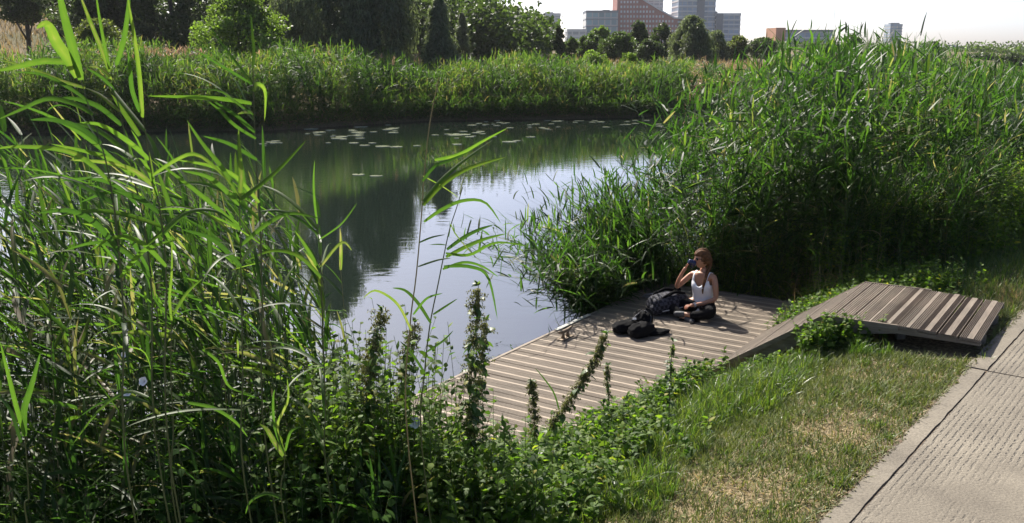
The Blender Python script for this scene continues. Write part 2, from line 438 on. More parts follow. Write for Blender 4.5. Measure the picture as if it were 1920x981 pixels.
def make_path():
    bm = bmesh.new()
    cuts = [-9.0, -5.5, -1.75, 3.62, 8.9, 14.2, 19.5, 24.8, 30.1, 60, 100, 160]
    kb = bmesh.new()
    for a, b_ in zip(cuts, cuts[1:]):
        # slab: top face set a touch below the kerb strip, subdivided edge for a worn outline
        box(bm, (a + 0.012, -3.4, 0.80), (b_ - 0.012, -0.163, PATH_Z - 0.004), PM)
        n = max(2, int((min(b_, 30) - a) / 0.11)); 
        xs = np.linspace(a + 0.02, b_ - 0.02, n)
        o = 0.0 if a != 3.62 else 0.03
        top, bot = [], []
        for i, x in enumerate(xs):
            e = o + random.uniform(-0.010, 0.008) - (0.03 if random.random() < 0.05 else 0)
            inn = -0.150 + random.uniform(-0.004, 0.006)
            zz = PATH_Z + random.uniform(-0.002, 0.002)
            ring = [kb.verts.new(PM @ Vector(p)) for p in ((x, e, 0.80), (x, e, zz - 0.016), (x, e - 0.014, zz), (x, inn, zz), (x, inn - 0.004, 0.80))]
            top.append(ring)
        for r0, r1 in zip(top, top[1:]):
            for k in range(5): kb.faces.new((r0[k], r0[(k + 1) % 5], r1[(k + 1) % 5], r1[k]))
        kb.faces.new(top[0]); kb.faces.new(top[-1][::-1])
    # dark earth lodged in joints lies just below the slab tops
    tag(bm_obj('path', bm, M_slab), kind='structure')
    tag(bm_obj('kerb', kb, M_kerb), kind='structure')
    jb = bmesh.new(); box(jb, (-9, -3.4, 0.5), (160, 0.0, PATH_Z - 0.010), PM)
    tag(bm_obj('path_bed', jb, M_soil), kind='structure')
make_path()

# ------------------------------------------------------------------ deck and ramp
DU = np.array([math.sin(R(33.5)), math.cos(R(33.5))]); DV = np.array([DU[1], -DU[0]])
E0 = np.array([-0.9, 8.99]); DECK_Z = 0.35
def dxy(s, v): return E0 + DU * s + DV * v
def groove_profile(w, plain, depth=0.007, n=8, g=0.0055):
    """cross-section of a board of width w: grooves either side of a plain strip"""
    pts = [(0.0, 0.0)]
    lay = [i for i in range(n)]
    left = np.linspace(0.010, w / 2 - plain / 2 - 0.006, n // 2); right = np.linspace(w / 2 + plain / 2 + 0.006, w - 0.010, n // 2)
    for c in list(left) + list(right):
        pts += [(c - g, 0), (c - g * 0.6, -depth), (c + g * 0.6, -depth), (c + g, 0)]
    pts.append((w, 0.0)); return pts

def add_board(bm, o, along, across, up, length, prof, thick=0.028):
    """extrude a grooved profile: o corner, along = board length direction, across = width direction"""
    ring = [(a, z) for a, z in prof] + [(prof[-1][0], -thick), (0, -thick)]
    r = []
    for t in (0, length):
        r.append([bm.verts.new(o + along * t + across * a + up * z) for a, z in ring])
    n = len(ring)
    tops = [k for k in range(len(prof) - 1) if prof[k][1] == 0 and prof[k + 1][1] == 0]; wide = max(tops, key=lambda k: prof[k + 1][0] - prof[k][0])
    for k in range(n):
        f = bm.faces.new((r[0][k], r[0][(k + 1) % n], r[1][(k + 1) % n], r[1][k]))
        if k == wide and prof[k + 1][0] - prof[k][0] > 0.03: f.material_index = 1
    bm.faces.new(r[0][::-1]); bm.faces.new(r[1])

def make_deck():
    c = dxy(3, 1.2)
    root = empty('boat_landing', (c[0], c[1], DECK_Z), 'low weathered timber landing of grooved boards at the water edge', 'landing')
    s = -0.75; W = 2.2; i = 0
    d3 = lambda v: Vector((v[0], v[1], 0))
    while s < 5.45:
        w = 0.205
        bm = bmesh.new()
        p = dxy(s + 0.003, 0.0)
        tilt = random.uniform(-0.0025, 0.0025)
        add_board(bm, Vector((p[0], p[1], DECK_Z + tilt)), d3(DV), d3(DU), Vector((0, 0, 1)), W + random.uniform(-0.012, 0.012), groove_profile(w - 0.007, 0.036, n=8, depth=0.008, g=0.0050))
        bm_obj('plank', bm, M_deck, root).data.materials.append(M_deckp)
        s += w; i += 1
    bm = bmesh.new()
    MD = Matrix(((DU[0], DV[0], 0, E0[0]), (DU[1], DV[1], 0, E0[1]), (0, 0, 1, 0), (0, 0, 0, 1)))
    box(bm, (-0.75, -0.045, 0.12), (5.54, -0.004, DECK_Z + 0.006), MD)
    bm_obj('edge_beam', bm, M_beam, root, bevel=0.004)
    for v in (0.3, 1.2, 2.05):
        bm = bmesh.new(); box(bm, (-0.7, v - 0.05, 0.16), (5.45, v + 0.05, DECK_Z - 0.031), MD); bm_obj('joist', bm, M_beam, root)
    for s_ in (-0.5, 1.5, 3.5, 5.3):
        for v in (0.12, 2.1):
            bm = bmesh.new(); p = dxy(s_, v); tube_bm(bm, [(p[0], p[1], -1.3), (p[0], p[1], 0.30)], 0.08, 10)
            bm_obj('pile', bm, M_beam, root)
    bm = bmesh.new(); box(bm, (2.62, -0.040, DECK_Z + 0.008), (3.45, 0.012, DECK_Z + 0.017), MD)
    o = bm_obj('edge_plate', bm, simple('zinc', (0.55, 0.55, 0.52), 0.45, 0.6), root); o['label'] = 'pale metal strip on the landing edge'
    return MD
MD = make_deck()

def make_ramp():
    F2 = np.array([2.10, 9.597, 0.415]); F1 = np.array([3.06, 9.097, 1.135]); F1b = np.array([3.67, 8.779, 1.125]); F0 = np.array([4.306, 8.448, 1.075])
    root = empty('boarding_ramp', (3.2, 9.1, 0.4), 'humped gangway of grooved grey boards leading down to the landing', 'ramp')
    U = Vector((DU[0], DU[1], 0)); WID = 1.62
    def section(A, B, n, plain, gaps):
        A, B = Vector(A), Vector(B); d = (B - A); Lt = d.length; d.normalize(); up = U.cross(d) if U.cross(d).z > 0 else d.cross(U)
        x = 0.0; w = Lt / n
        for i in range(n):
            bm = bmesh.new()
            g = gaps[i] if i < len(gaps) else 0.005
            o = A + d * x + up * random.uniform(-0.002, 0.003) + U * random.uniform(-0.012, 0.012)
            ln = WID + random.uniform(-0.02, 0.02)
            add_board(bm, o, U, d, up, ln, groove_profile(w - g, plain[i % len(plain)], n=8, depth=0.012, g=0.0060))
            bm_obj('tread_board', bm, M_ramp, root).data.materials.append(M_rampp)
            x += w
    section(F2, F1, 8, [0.0, 0.0, 0.02], [0.005, 0.005, 0.014, 0.005, 0.005, 0.012])
    section(F1, F1b, 4, [0.0, 0.0, 0.02, 0.04], [0.005, 0.005, 0.006, 0.018])
    section(F1b, F0, 4, [0.035, 0.05, 0.055, 0.055], [0.006, 0.022, 0.022, 0.004])
    for k, off in enumerate((0.035, WID - 0.035)):
        bm = bmesh.new(); P = [F2 - np.array([0.12, -0.06, 0.06]), F1, F1b, F0]; hw = 0.022; dep = [0.18, 0.16, 0.05, 0.022]
        rings = []
        for p, dp in zip(P, dep):
            q = Vector(p) + U * off; z = -0.034
            rings.append([bm.verts.new(q + U * a + Vector((0, 0, b))) for a, b in ((-hw, z), (hw, z), (hw, z - dp), (-hw, z - dp))])
        for r0, r1 in zip(rings, rings[1:]):
            for j in range(4): bm.faces.new((r0[j], r0[(j + 1) % 4], r1[(j + 1) % 4], r1[j]))
        bm.faces.new(rings[0][::-1]); bm.faces.new(rings[-1]); bm_obj('side_beam', bm, M_beam, root)
    # thin trim strips along the long edges
    for off, A, B in ((-0.012, F2, F1), (WID + 0.012, F2, F1), (-0.012, F1, F1b), (WID + 0.012, F1, F1b)):
        bm = bmesh.new(); hw = 0.010; rings = []
        for p in (A, B):
            q = Vector(p) + U * off
            rings.append([bm.verts.new(q + U * a + Vector((0, 0, b))) for a, b in ((-hw, 0.006), (hw, 0.006), (hw, -0.05), (-hw, -0.05))])
        for j in range(4): bm.faces.new((rings[0][j], rings[0][(j + 1) % 4], rings[1][(j + 1) % 4], rings[1][j]))
        bm.faces.new(rings[0][::-1]); bm.faces.new(rings[1]); bm_obj('trim_strip', bm, M_deck, root)
    for f, p in ((0.3, F1), (0.7, F1b), (0.5, F0)):
        for off in (0.45, WID - 0.35):
            q = Vector(p) + U * off - Vector((DV[0], DV[1], 0)) * 0.06
            g = float(ground(q.x, q.y)); bm = bmesh.new(); box(bm, (q.x - 0.04, q.y - 0.04, g - 0.2), (q.x + 0.04, q.y + 0.04, q.z - 0.06)); bm_obj('post', bm, M_beam, root)
make_ramp()

def make_cleat():
    p = on(1060, 634, DECK_Z)
    M_iron = simple('worn_iron', (0.22, 0.17, 0.12), 0.5, 0.5, var=0.4, scale=40)
    root = empty('mooring_cleat', (p[0], p[1], DECK_Z), 'small rusty iron mooring cleat bolted to the landing edge', 'cleat')
    u = Vector((DU[0], DU[1], 0)); v = Vector((DV[0], DV[1], 0)); o = Vector((p[0], p[1], DECK_Z))
    bm = bmesh.new(); 
    box(bm, (-0.13, -0.045, 0.001), (0.13, 0.045, 0.012), Matrix.Translation(o) @ Matrix(((u.x, v.x, 0, 0), (u.y, v.y, 0, 0), (0, 0, 1, 0), (0, 0, 0, 1))))
    bm_obj('base_plate', bm, M_iron, root, bevel=0.003)
    for s_ in (-0.055, 0.055):
        bm = bmesh.new(); tube_bm(bm, [o + u * s_ + Vector((0, 0, 0.008)), o + u * s_ * 0.9 + Vector((0, 0, 0.05)), o + u * s_ * 1.0 + Vector((0, 0, 0.085))], [0.026, 0.017, 0.02]); bm_obj('post', bm, M_iron, root, smooth=True)
    bm = bmesh.new(); tube_bm(bm, [o + u * t + Vector((0, 0, z)) for t, z in ((-0.17, 0.112), (-0.13, 0.102), (-0.06, 0.09), (0.06, 0.09), (0.13, 0.102), (0.17, 0.112))], [0.010, 0.017, 0.021, 0.021, 0.017, 0.010]); bm_obj('horn', bm, M_iron, root, smooth=True)
make_cleat()

# ------------------------------------------------------------------ vegetation generators
def poly_points(poly, n, dens=None):
    poly = np.array(poly, float); lo, hi = poly.min(0), poly.max(0); out = []
    while len(out) < n:
        p = rng.uniform(lo, hi, (n * 3, 2)); c = np.zeros(len(p), bool); j = len(poly) - 1
        for i in range(len(poly)):
            xi, yi = poly[i]; xj, yj = poly[j]
            c ^= ((yi > p[:, 1]) != (yj > p[:, 1])) & (p[:, 0] < (xj - xi) * (p[:, 1] - yi) / (yj - yi + 1e-12) + xi); j = i
        p = p[c]
        if dens is not None and len(p): p = p[rng.random(len(p)) < dens(p[:, 0], p[:, 1])]
        out.extend(p.tolist())
    return np.array(out[:n])

def reeds(acc, accs, base, h, nleaf, ll=0.42, lw=0.013, lean_az=-1.2, lean=0.35, K=5, wind=0.6, stemr=0.004, r0=0.0, r1=0.92, dry=0.04, sides=3, fold=0.0, low=0.18, droop=1.5, SK=6, el0=0.42, rvar=None, esd=0.30, eltop=1.0):
    """a crowd of reed stalks: stems into accs, leaves into acc"""
    M = len(base); t = np.linspace(0, 1, SK)
    laz = lean_az + rng.normal(0, 0.9, M); ln = np.abs(rng.normal(lean, lean * 0.6, M)) * h / 2.5
    dirv = np.stack([np.sin(laz), np.cos(laz)], -1)
    P = np.zeros((M, SK, 3)); P[..., :2] = base[:, None, :2] + dirv[:, None] * (ln[:, None] * t[None] ** 2)[..., None]
    P[..., 2] = base[:, None, 2] + h[:, None] * t[None] * (1 - 0.06 * (ln / h)[:, None] * t[None])
    keep = ~(np.hypot(P[..., 0] - 2.42, P[..., 1] - 11.85) < 0.8).any(1); P = P[keep]; M = len(P)
    if np.ndim(lean_az): lean_az = np.asarray(lean_az)[keep]
    if rvar is not None: rvar = rvar[keep]
    rs = rng.random(M)
    if accs is not None: tubes(accs, P, np.linspace(1, 0.35, SK)[None] * stemr, sides, rnd=np.where(rs < dry * 2, 0.9, rs * 0.6))
    # leaves
    hh = low + (1 - low) * (np.arange(nleaf)[None] + rng.random((M, nleaf))) / nleaf
    hh = np.clip(hh, 0, 1) ** 0.8
    f = hh * (SK - 1); i0 = np.clip(f.astype(int), 0, SK - 2); fr = (f - i0)[..., None]
    m = np.arange(M)[:, None]
    B = P[m, i0] * (1 - fr) + P[m, i0 + 1] * fr
    az = (np.arange(nleaf)[None] % 2) * math.pi + rng.uniform(0, 2 * math.pi, (M, 1)) + rng.normal(0, 0.6, (M, nleaf))
    # wind pulls azimuths towards lean_az
    ax = np.sin(az) * (1 - wind) + wind * np.reshape(np.sin(lean_az), (-1, 1)); ay = np.cos(az) * (1 - wind) + wind * np.reshape(np.cos(lean_az), (-1, 1))
    az = np.arctan2(ax, ay)
    top = hh ** 2
    el = el0 + (eltop - el0) * top + rng.normal(0, esd, hh.shape)
    dr = (droop * (1 - 0.62 * top)) * rng.uniform(0.5, 1.25, hh.shape)
    L_ = ll * rng.uniform(0.6, 1.25, hh.shape) * (0.75 + 0.4 * np.sin(math.pi * np.clip(hh, 0, 1)))
    B, az, el, dr, L_ = B.reshape(-1, 3), az.ravel(), el.ravel(), dr.ravel(), L_.ravel()
    A = arcs(B, az, el, dr, L_, K, twist=rng.normal(0, 0.35, len(az)))
    W = prof_reed(K)[None] * lw * rng.uniform(0.7, 1.2, len(az))[:, None]
    rr = np.clip(rng.normal((r0 + r1) / 2, (r1 - r0) / 4, len(az)), 0, 0.93)
    low_ = (hh.ravel() < 0.35) & (rng.random(len(az)) < dry * 5)
    if rvar is not None: rr = np.clip(rr + np.repeat(rvar, nleaf), 0, 0.93)
    rr = np.where((rng.random(len(az)) < dry) | low_, 1.0, rr)
    ribbons(acc, A, W, side_of(az, rng.normal(0, 0.5, len(az))), fold=fold, rnd=rr, tipshift=0.09)
    return P

def blades(acc, base, h, w=0.003, lean=0.5, K=4, r=(0, 1), az=None, droop=0.9):
    M = len(base)
    az = rng.uniform(0, 2 * math.pi, M) if az is None else az
    A = arcs(base, az, math.pi / 2 - np.abs(rng.normal(0, lean, M)), np.abs(rng.normal(droop, droop * 0.4, M)), h, K)
    t = np.linspace(0, 1, K); W = (1 - t ** 1.8) * 0.9 + 0.05
    ribbons(acc, A, W[None] * w * rng.uniform(0.6, 1.3, M)[:, None], side_of(az, rng.normal(0, 0.4, M)), rnd=rng.uniform(*r, M))

def leaves(acc, base, az, el, L_, W_, K=4, droop=0.9, rnd=None, roll=0.5):
    M = len(base)
    A = arcs(base, az, el, np.abs(rng.normal(droop, 0.3, M)), L_, K, power=1.1)
    ribbons(acc, A, prof_oval(K)[None] * W_[:, None], side_of(az, rng.normal(0, roll, M)), rnd=rng.random(M) if rnd is None else rnd)

def weeds(acc, accs, base, h, nl=14, ll=0.07, lw=0.022, lean=0.25):
    """leafy stems of broad pointed leaves"""
    M = len(base); SK = 5; t = np.linspace(0, 1, SK); a0 = rng.uniform(0, 6.28, M)
    P = np.zeros((M, SK, 3)); ln = rng.uniform(0, lean, M) * h
    P[..., 0] = base[:, None, 0] + np.sin(a0)[:, None] * ln[:, None] * t ** 1.5; P[..., 1] = base[:, None, 1] + np.cos(a0)[:, None] * ln[:, None] * t ** 1.5
    P[..., 2] = base[:, None, 2] + h[:, None] * t
    if accs is not None: tubes(accs, P, np.linspace(0.0035, 0.0015, SK)[None], 3, rnd=rng.random(M) * 0.6)
    hh = 0.12 + 0.88 * (np.arange(nl)[None] + rng.random((M, nl))) / nl; hh = np.clip(hh, 0, 1)
    f = hh * (SK - 1); i0 = np.clip(f.astype(int), 0, SK - 2); fr = (f - i0)[..., None]; m = np.arange(M)[:, None]
    B = (P[m, i0] * (1 - fr) + P[m, i0 + 1] * fr).reshape(-1, 3)
    n = len(B); az = rng.uniform(0, 6.28, n)
    leaves(acc, B, az, rng.normal(0.45, 0.35, n), ll * rng.uniform(0.6, 1.3, n) * (1.15 - 0.5 * hh.ravel()), lw * rng.uniform(0.7, 1.25, n) * (1.1 - 0.4 * hh.ravel()), rnd=np.clip(rng.normal(0.5, 0.22, n), 0, 1))

def z3(p, dz=0.0): return np.concatenate([p, (ground(p[:, 0], p[:, 1]) + dz)[:, None]], 1)
def part(name, src, parent=None): return src
def in_deck(p, m=0.0):
    q = p - E0; s = q @ DU; v = q @ DV
    return (s > -0.78 - m) & (s < 5.6 + m) & (v > -0.05 - m) & (v < 2.22 + m)
def in_ramp(p, m=0.0):
    q = p - np.array([2.10, 9.597]); s = q @ DU; v = q @ DV
    return (s > -m) & (s < 1.62 + m) & (v > -0.2 - m) & (v < 2.50 + m)
#VEG
# ------------------------------------------------------------------ buildings on the skyline
def glass_mat(name, col, mull=(0.25, 0.27, 0.28), sx=0.45, sz=0.3, rough=0.25):
    m, nt, N, L, b = mat_new(name)
    tc = N.new('ShaderNodeTexCoord'); br = N.new('ShaderNodeTexBrick')
    mp = N.new('ShaderNodeMapping'); mp.inputs['Rotation'].default_value = (R(90), 0, 0)
    L.new(tc.outputs['Object'], mp.inputs[0]); L.new(mp.outputs[0], br.inputs['Vector'])
    br.offset = 0.0; br.inputs['Scale'].default_value = 1.0
    br.inputs['Brick Width'].default_value = sx; br.inputs['Row Height'].default_value = sz; br.inputs['Mortar Size'].default_value = 0.05 * min(sx, sz) * 2
    br.inputs['Color1'].default_value = (*col, 1); br.inputs['Color2'].default_value = (*[c * 1.5 for c in col], 1); br.inputs['Mortar'].default_value = (*mull, 1)
    L.new(br.outputs[0], b.inputs['Base Color']); b.inputs['Roughness'].default_value = rough
    return m
B_teal = glass_mat('teal_glazing', (0.10, 0.17, 0.20), sx=3.0, sz=3.6)
B_blue = glass_mat('blue_glazing', (0.13, 0.18, 0.25), sx=2.6, sz=3.4)
B_grey = glass_mat('grey_glazing', (0.20, 0.22, 0.24), mull=(0.42, 0.42, 0.42), sx=3.2, sz=3.2)
B_brick = simple('red_brick', (0.26, 0.085, 0.07), 0.9, var=0.15, scale=0.3)
B_orange = simple('orange_brick', (0.32, 0.15, 0.08), 0.9, var=0.12, scale=0.4)
B_band = simple('pale_band', (0.42, 0.45, 0.47), 0.7, var=0.06, scale=0.5)
B_dark = simple('dark_band', (0.10, 0.12, 0.15), 0.6, var=0.1, scale=0.5)
B_win = simple('window_glass', (0.45, 0.45, 0.46), 0.2, var=0.25, scale=0.2)

def prism(bm, poly, y0, y1):
    a = [bm.verts.new((x, y0, z)) for x, z in poly]; b = [bm.verts.new((x, y1, z)) for x, z in poly]
    n = len(poly)
    for k in range(n): bm.faces.new((a[k], a[(k + 1) % n], b[(k + 1) % n], b[k]))
    bm.faces.new(a[::-1]); bm.faces.new(b)

def office(name, label, x0, x1, ytop, dist, depth, mat, floors, band=B_band, strips=(), roof=None, band_h=0.8):
    A = at(x0, ytop, dist); B = at(x1, ytop, dist); zt = A[2]; W = B[0] - A[0]; cx = (A[0] + B[0]) / 2
    root = empty(name, (cx, dist, 0), label, 'building')
    bm = bmesh.new(); box(bm, (cx - W / 2, dist, 0), (cx + W / 2, dist + depth, zt)); bm_obj('glazed_wall', bm, mat, root)
    fh = (zt - 4) / floors
    for i in range(floors):
        z = 4 + fh * (i + 1); e = 0.15 + 0.002 * i; bm = bmesh.new()
        box(bm, (cx - W / 2 - e, dist - e, z - band_h), (cx + W / 2 + e, dist + depth + e, z + (0.02 if i < floors - 1 else 0.6))); bm_obj('floor_band', bm, band, root)
    for a, b_ in strips:
        bm = bmesh.new(); box(bm, (cx - W / 2 + W * a, dist - 0.5, 0), (cx - W / 2 + W * b_, dist + 1.5, zt + 0.3)); bm_obj('stair_core', bm, B_dark, root)
    if roof:
        a, b_, hh = roof; bm = bmesh.new(); box(bm, (cx - W / 2 + W * a, dist + 3, zt), (cx - W / 2 + W * b_, dist + depth * 0.7, zt + hh)); bm_obj('roof_plant', bm, B_dark, root)
    return root

office('office_block', 'distant grey office block behind the wood, leftmost on the skyline', 1019, 1051, 27, 520, 18, B_grey, 6, roof=(0.1, 0.6, 1.2))
office('office_block', 'blue green glass office block left of the stepped red brick building', 1099, 1159, 22, 480, 22, B_teal, 5, band=B_dark, band_h=0.5, roof=(0.55, 0.75, 1.0))
office('low_building', 'low pale blue building between the trees and the glass office block', 1064, 1100, 57, 470, 20, B_grey, 3, band_h=0.6)
office('office_tower', 'pale glass tower standing behind the sloping red brick roof', 1192, 1246, -70, 560, 20, B_grey, 14, roof=(0.1, 0.5, 3))
office('low_building', 'small pale glass block showing over the brick slope', 1240, 1272, 29, 540, 14, B_blue, 5)
office('office_tower', 'tall blue glass twin tower with a dark stair strip right of the brick building', 1275, 1345, -60, 500, 22, B_blue, 15, strips=((0.50, 0.70),), band_h=0.7)
office('office_block', 'blue glass block with flat roof attached right of the twin tower', 1343, 1389, 27, 498, 22, B_blue, 7, strips=((0.0, 0.28),), band_h=0.7, roof=(0.02, 0.1, 1.5))
office('office_tower', 'slim round topped tower standing alone over the right reeds', 1670, 1692, 47, 640, 10, B_grey, 8, band=B_blue, band_h=0.9, roof=(0.15, 0.9, 1.4))
office('low_building', 'small grey block peeping over the reeds at far right', 1772, 1811, 88, 560, 12, B_grey, 3, roof=(0.0, 0.6, 1.2))

def brick_building():
    D = 500.0; g = lambda x, y: (float(at(x, y, D)[0]), float(at(x, y, D)[2]))
    root = empty('brick_building', (g(1230, 50)[0], D, 0), 'large red brick building with a long sloping roofline and rows of pale windows', 'building')
    outline = [g(1159, -60), g(1192, -12), g(1201, -2), g(1232, 17), g(1264, 35), g(1312, 38), g(1332, 62)]
    poly = [(outline[0][0], 0)] + outline + [(g(1332, 62)[0], 0)]
    bm = bmesh.new(); prism(bm, poly[::-1], D, D + 24); bm_obj('wall', bm, B_brick, root)
    for a, b_ in zip(outline, outline[1:]):
        bm = bmesh.new(); prism(bm, [(a[0], a[1] + 0.02), (b_[0], b_[1] + 0.02), (b_[0], b_[1] + 0.7), (a[0], a[1] + 0.7)], D - 0.6, D + 3); bm_obj('coping', bm, B_band, root)
    ox = [p[0] for p in outline]; oz = [p[1] for p in outline]
    n = 0; rows = []
    for y in (4, 13, 22, 31, 40, 49, 58, 67, 76):
        for x in range(1165, 1330, 6):
            X, Z = g(x, y)
            if np.interp(X, ox, oz) > Z + 1.6: rows.append((X, Z, y))
    rows.sort(key=lambda r: -r[1])
    def win(X, Z, y): return (X - 0.42, D - 0.05, Z - 0.55), (X + 0.42, D + 0.1, Z + 0.55)
    for r in rows[:95]:
        bm = bmesh.new(); lo, hi = win(*r); box(bm, lo, hi); bm_obj('window', bm, B_win, root)
    if rows[95:]:
        bm = bmesh.new()
        for r in rows[95:]: lo, hi = win(*r); box(bm, lo, hi)
        o = bm_obj('window', bm, B_win, root); o['kind'] = 'stuff'
brick_building()

def slab_block():
    D = 420.0; a = at(1455, 52, D); b = at(1473, 53, D); c = at(1566, 60, D)
    root = empty('apartment_slab', ((a[0] + c[0]) / 2, D, 0), 'long flat block with an orange brick end wall half hidden by the right reeds', 'building')
    bm = bmesh.new(); box(bm, (a[0], D - 0.4, 0), (b[0], D + 16, a[2])); bm_obj('end_wall', bm, B_orange, root)
    bm = bmesh.new(); box(bm, (b[0] + 0.01, D, 0), (c[0], D + 14, c[2] + 0.6)); bm_obj('glazed_wall', bm, B_blue, root)
    for i in range(5):
        z = c[2] + 0.6 - i * 3.0; bm = bmesh.new(); box(bm, (b[0] + 0.02, D - 0.25, z - 0.5), (c[0] + 0.2, D + 14.2, z + 0.3)); bm_obj('floor_band', bm, B_dark if i == 0 else B_band, root)
slab_block()

# ------------------------------------------------------------------ trees
def envelope(kind, t):
    if kind == 'cone': return np.clip(t * 7 + 0.35, 0, 1) * (1.02 - t) ** 0.62
    if kind == 'dome': return np.clip(t * 5 + 0.6, 0, 1) * np.sqrt(np.clip(1 - t ** 2.4, 0.01, 1))
    if kind == 'column': return np.clip(t * 5 + 0.5, 0, 1) * np.clip(1.05 - t ** 3, 0.05, 1)
    return np.clip(np.sin(math.pi * np.clip(t * 0.86 + 0.12, 0, 1)), 0.02, 1) ** 0.65

def tree(name, cat, label, px, ytop, dist, wpx, kind, mat, nl=5000, leafpx=3.2, base_t=0.08, hang=False, ybase=None, clumps=None, group=None):
    T = at(px, ytop, dist); x = T[0]; zt = T[2]; zb = float(ground(x, dist)) if ybase is None else float(at(px, ybase, dist)[2])
    Rr = wpx * dist / F / 2; Ht = zt - zb; z0 = zb + Ht * base_t
    root = empty(name, (x, dist, zb), label, cat, group)
    nc = clumps or int(34 + nl / 170)
    tt = rng.random(nc) ** 0.9; a = rng.uniform(0, 2 * math.pi, nc); rr = envelope(kind, tt) * rng.uniform(0.25, 1.0, nc) ** 0.5
    lobes = 1 + 0.13 * np.sin(3 * a + tt * 7 + rng.uniform(0, 6)) + 0.08 * np.sin(7 * a + 3)
    cs = Rr * rng.uniform(0.13, 0.34, nc) * (0.6 + 0.6 * envelope(kind, tt))
    cx = x + np.sin(a) * (Rr * rr * lobes - cs * 0.5); cyy = dist + np.cos(a) * (Rr * rr * lobes - cs * 0.5); cz = z0 + (zt - z0) * tt * 0.98
    nl = int(nl * 2.6); k = rng.integers(0, nc, nl); dd = nv(rng.normal(0, 1, (nl, 3))) * (rng.random(nl) ** 0.42)[:, None]
    P = np.stack([cx[k], cyy[k], cz[k]], -1) + dd * cs[k][:, None] * np.array([1, 1, 0.9 if not hang else 1.5])
    P[:, 2] = np.where(P[:, 2] > zt + 0.1 * Rr, P[:, 2] - 0.5 * Rr * rng.random(nl), P[:, 2]); P[:, 2] = np.maximum(P[:, 2], zb + 0.1)
    L_ = leafpx * 1.55 * dist / F * rng.uniform(0.55, 1.4, nl); crnd = rng.random(nc)
    acc = Acc(); az = rng.uniform(0, 6.28, nl)
    el = rng.normal(-0.9, 0.5, nl) if hang else rng.normal(0.1, 0.7, nl)
    leaves(acc, P, az, el, L_ * (1.5 if hang else 1.0), L_ * (0.20 if hang else 0.36), K=3, droop=0.5, rnd=np.clip(0.5 * crnd[k] + 0.2 + rng.normal(0, 0.18, nl), 0, 1), roll=1.2)
    acc.build('crown', mat, root)
    bm = bmesh.new(); r0 = max(0.05, Rr * 0.07)
    tube_bm(bm, [(x, dist, zb - 0.2), (x + Rr * 0.04, dist, zb + Ht * 0.35), (x - Rr * 0.03, dist, zb + Ht * 0.65), (x, dist, zb + Ht * 0.86)], [r0, r0 * 0.8, r0 * 0.5, r0 * 0.15], 7)
    for j in range(0 if hang else 6):
        i = int(rng.integers(0, nc)); s_ = rng.uniform(0.15, 0.6); b0 = Vector((x, dist, zb + Ht * s_)); b1 = Vector((cx[i], cyy[i], max(cz[i], zb + Ht * s_ + 0.1)))
        tube_bm(bm, [b0, b0.lerp(b1, 0.5) + Vector((0, 0, -0.04 * Ht * 0.3)), b1], [r0 * 0.45, r0 * 0.3, r0 * 0.08], 5)
    bm_obj('trunk', bm, M_bark, root, smooth=True)
    return root

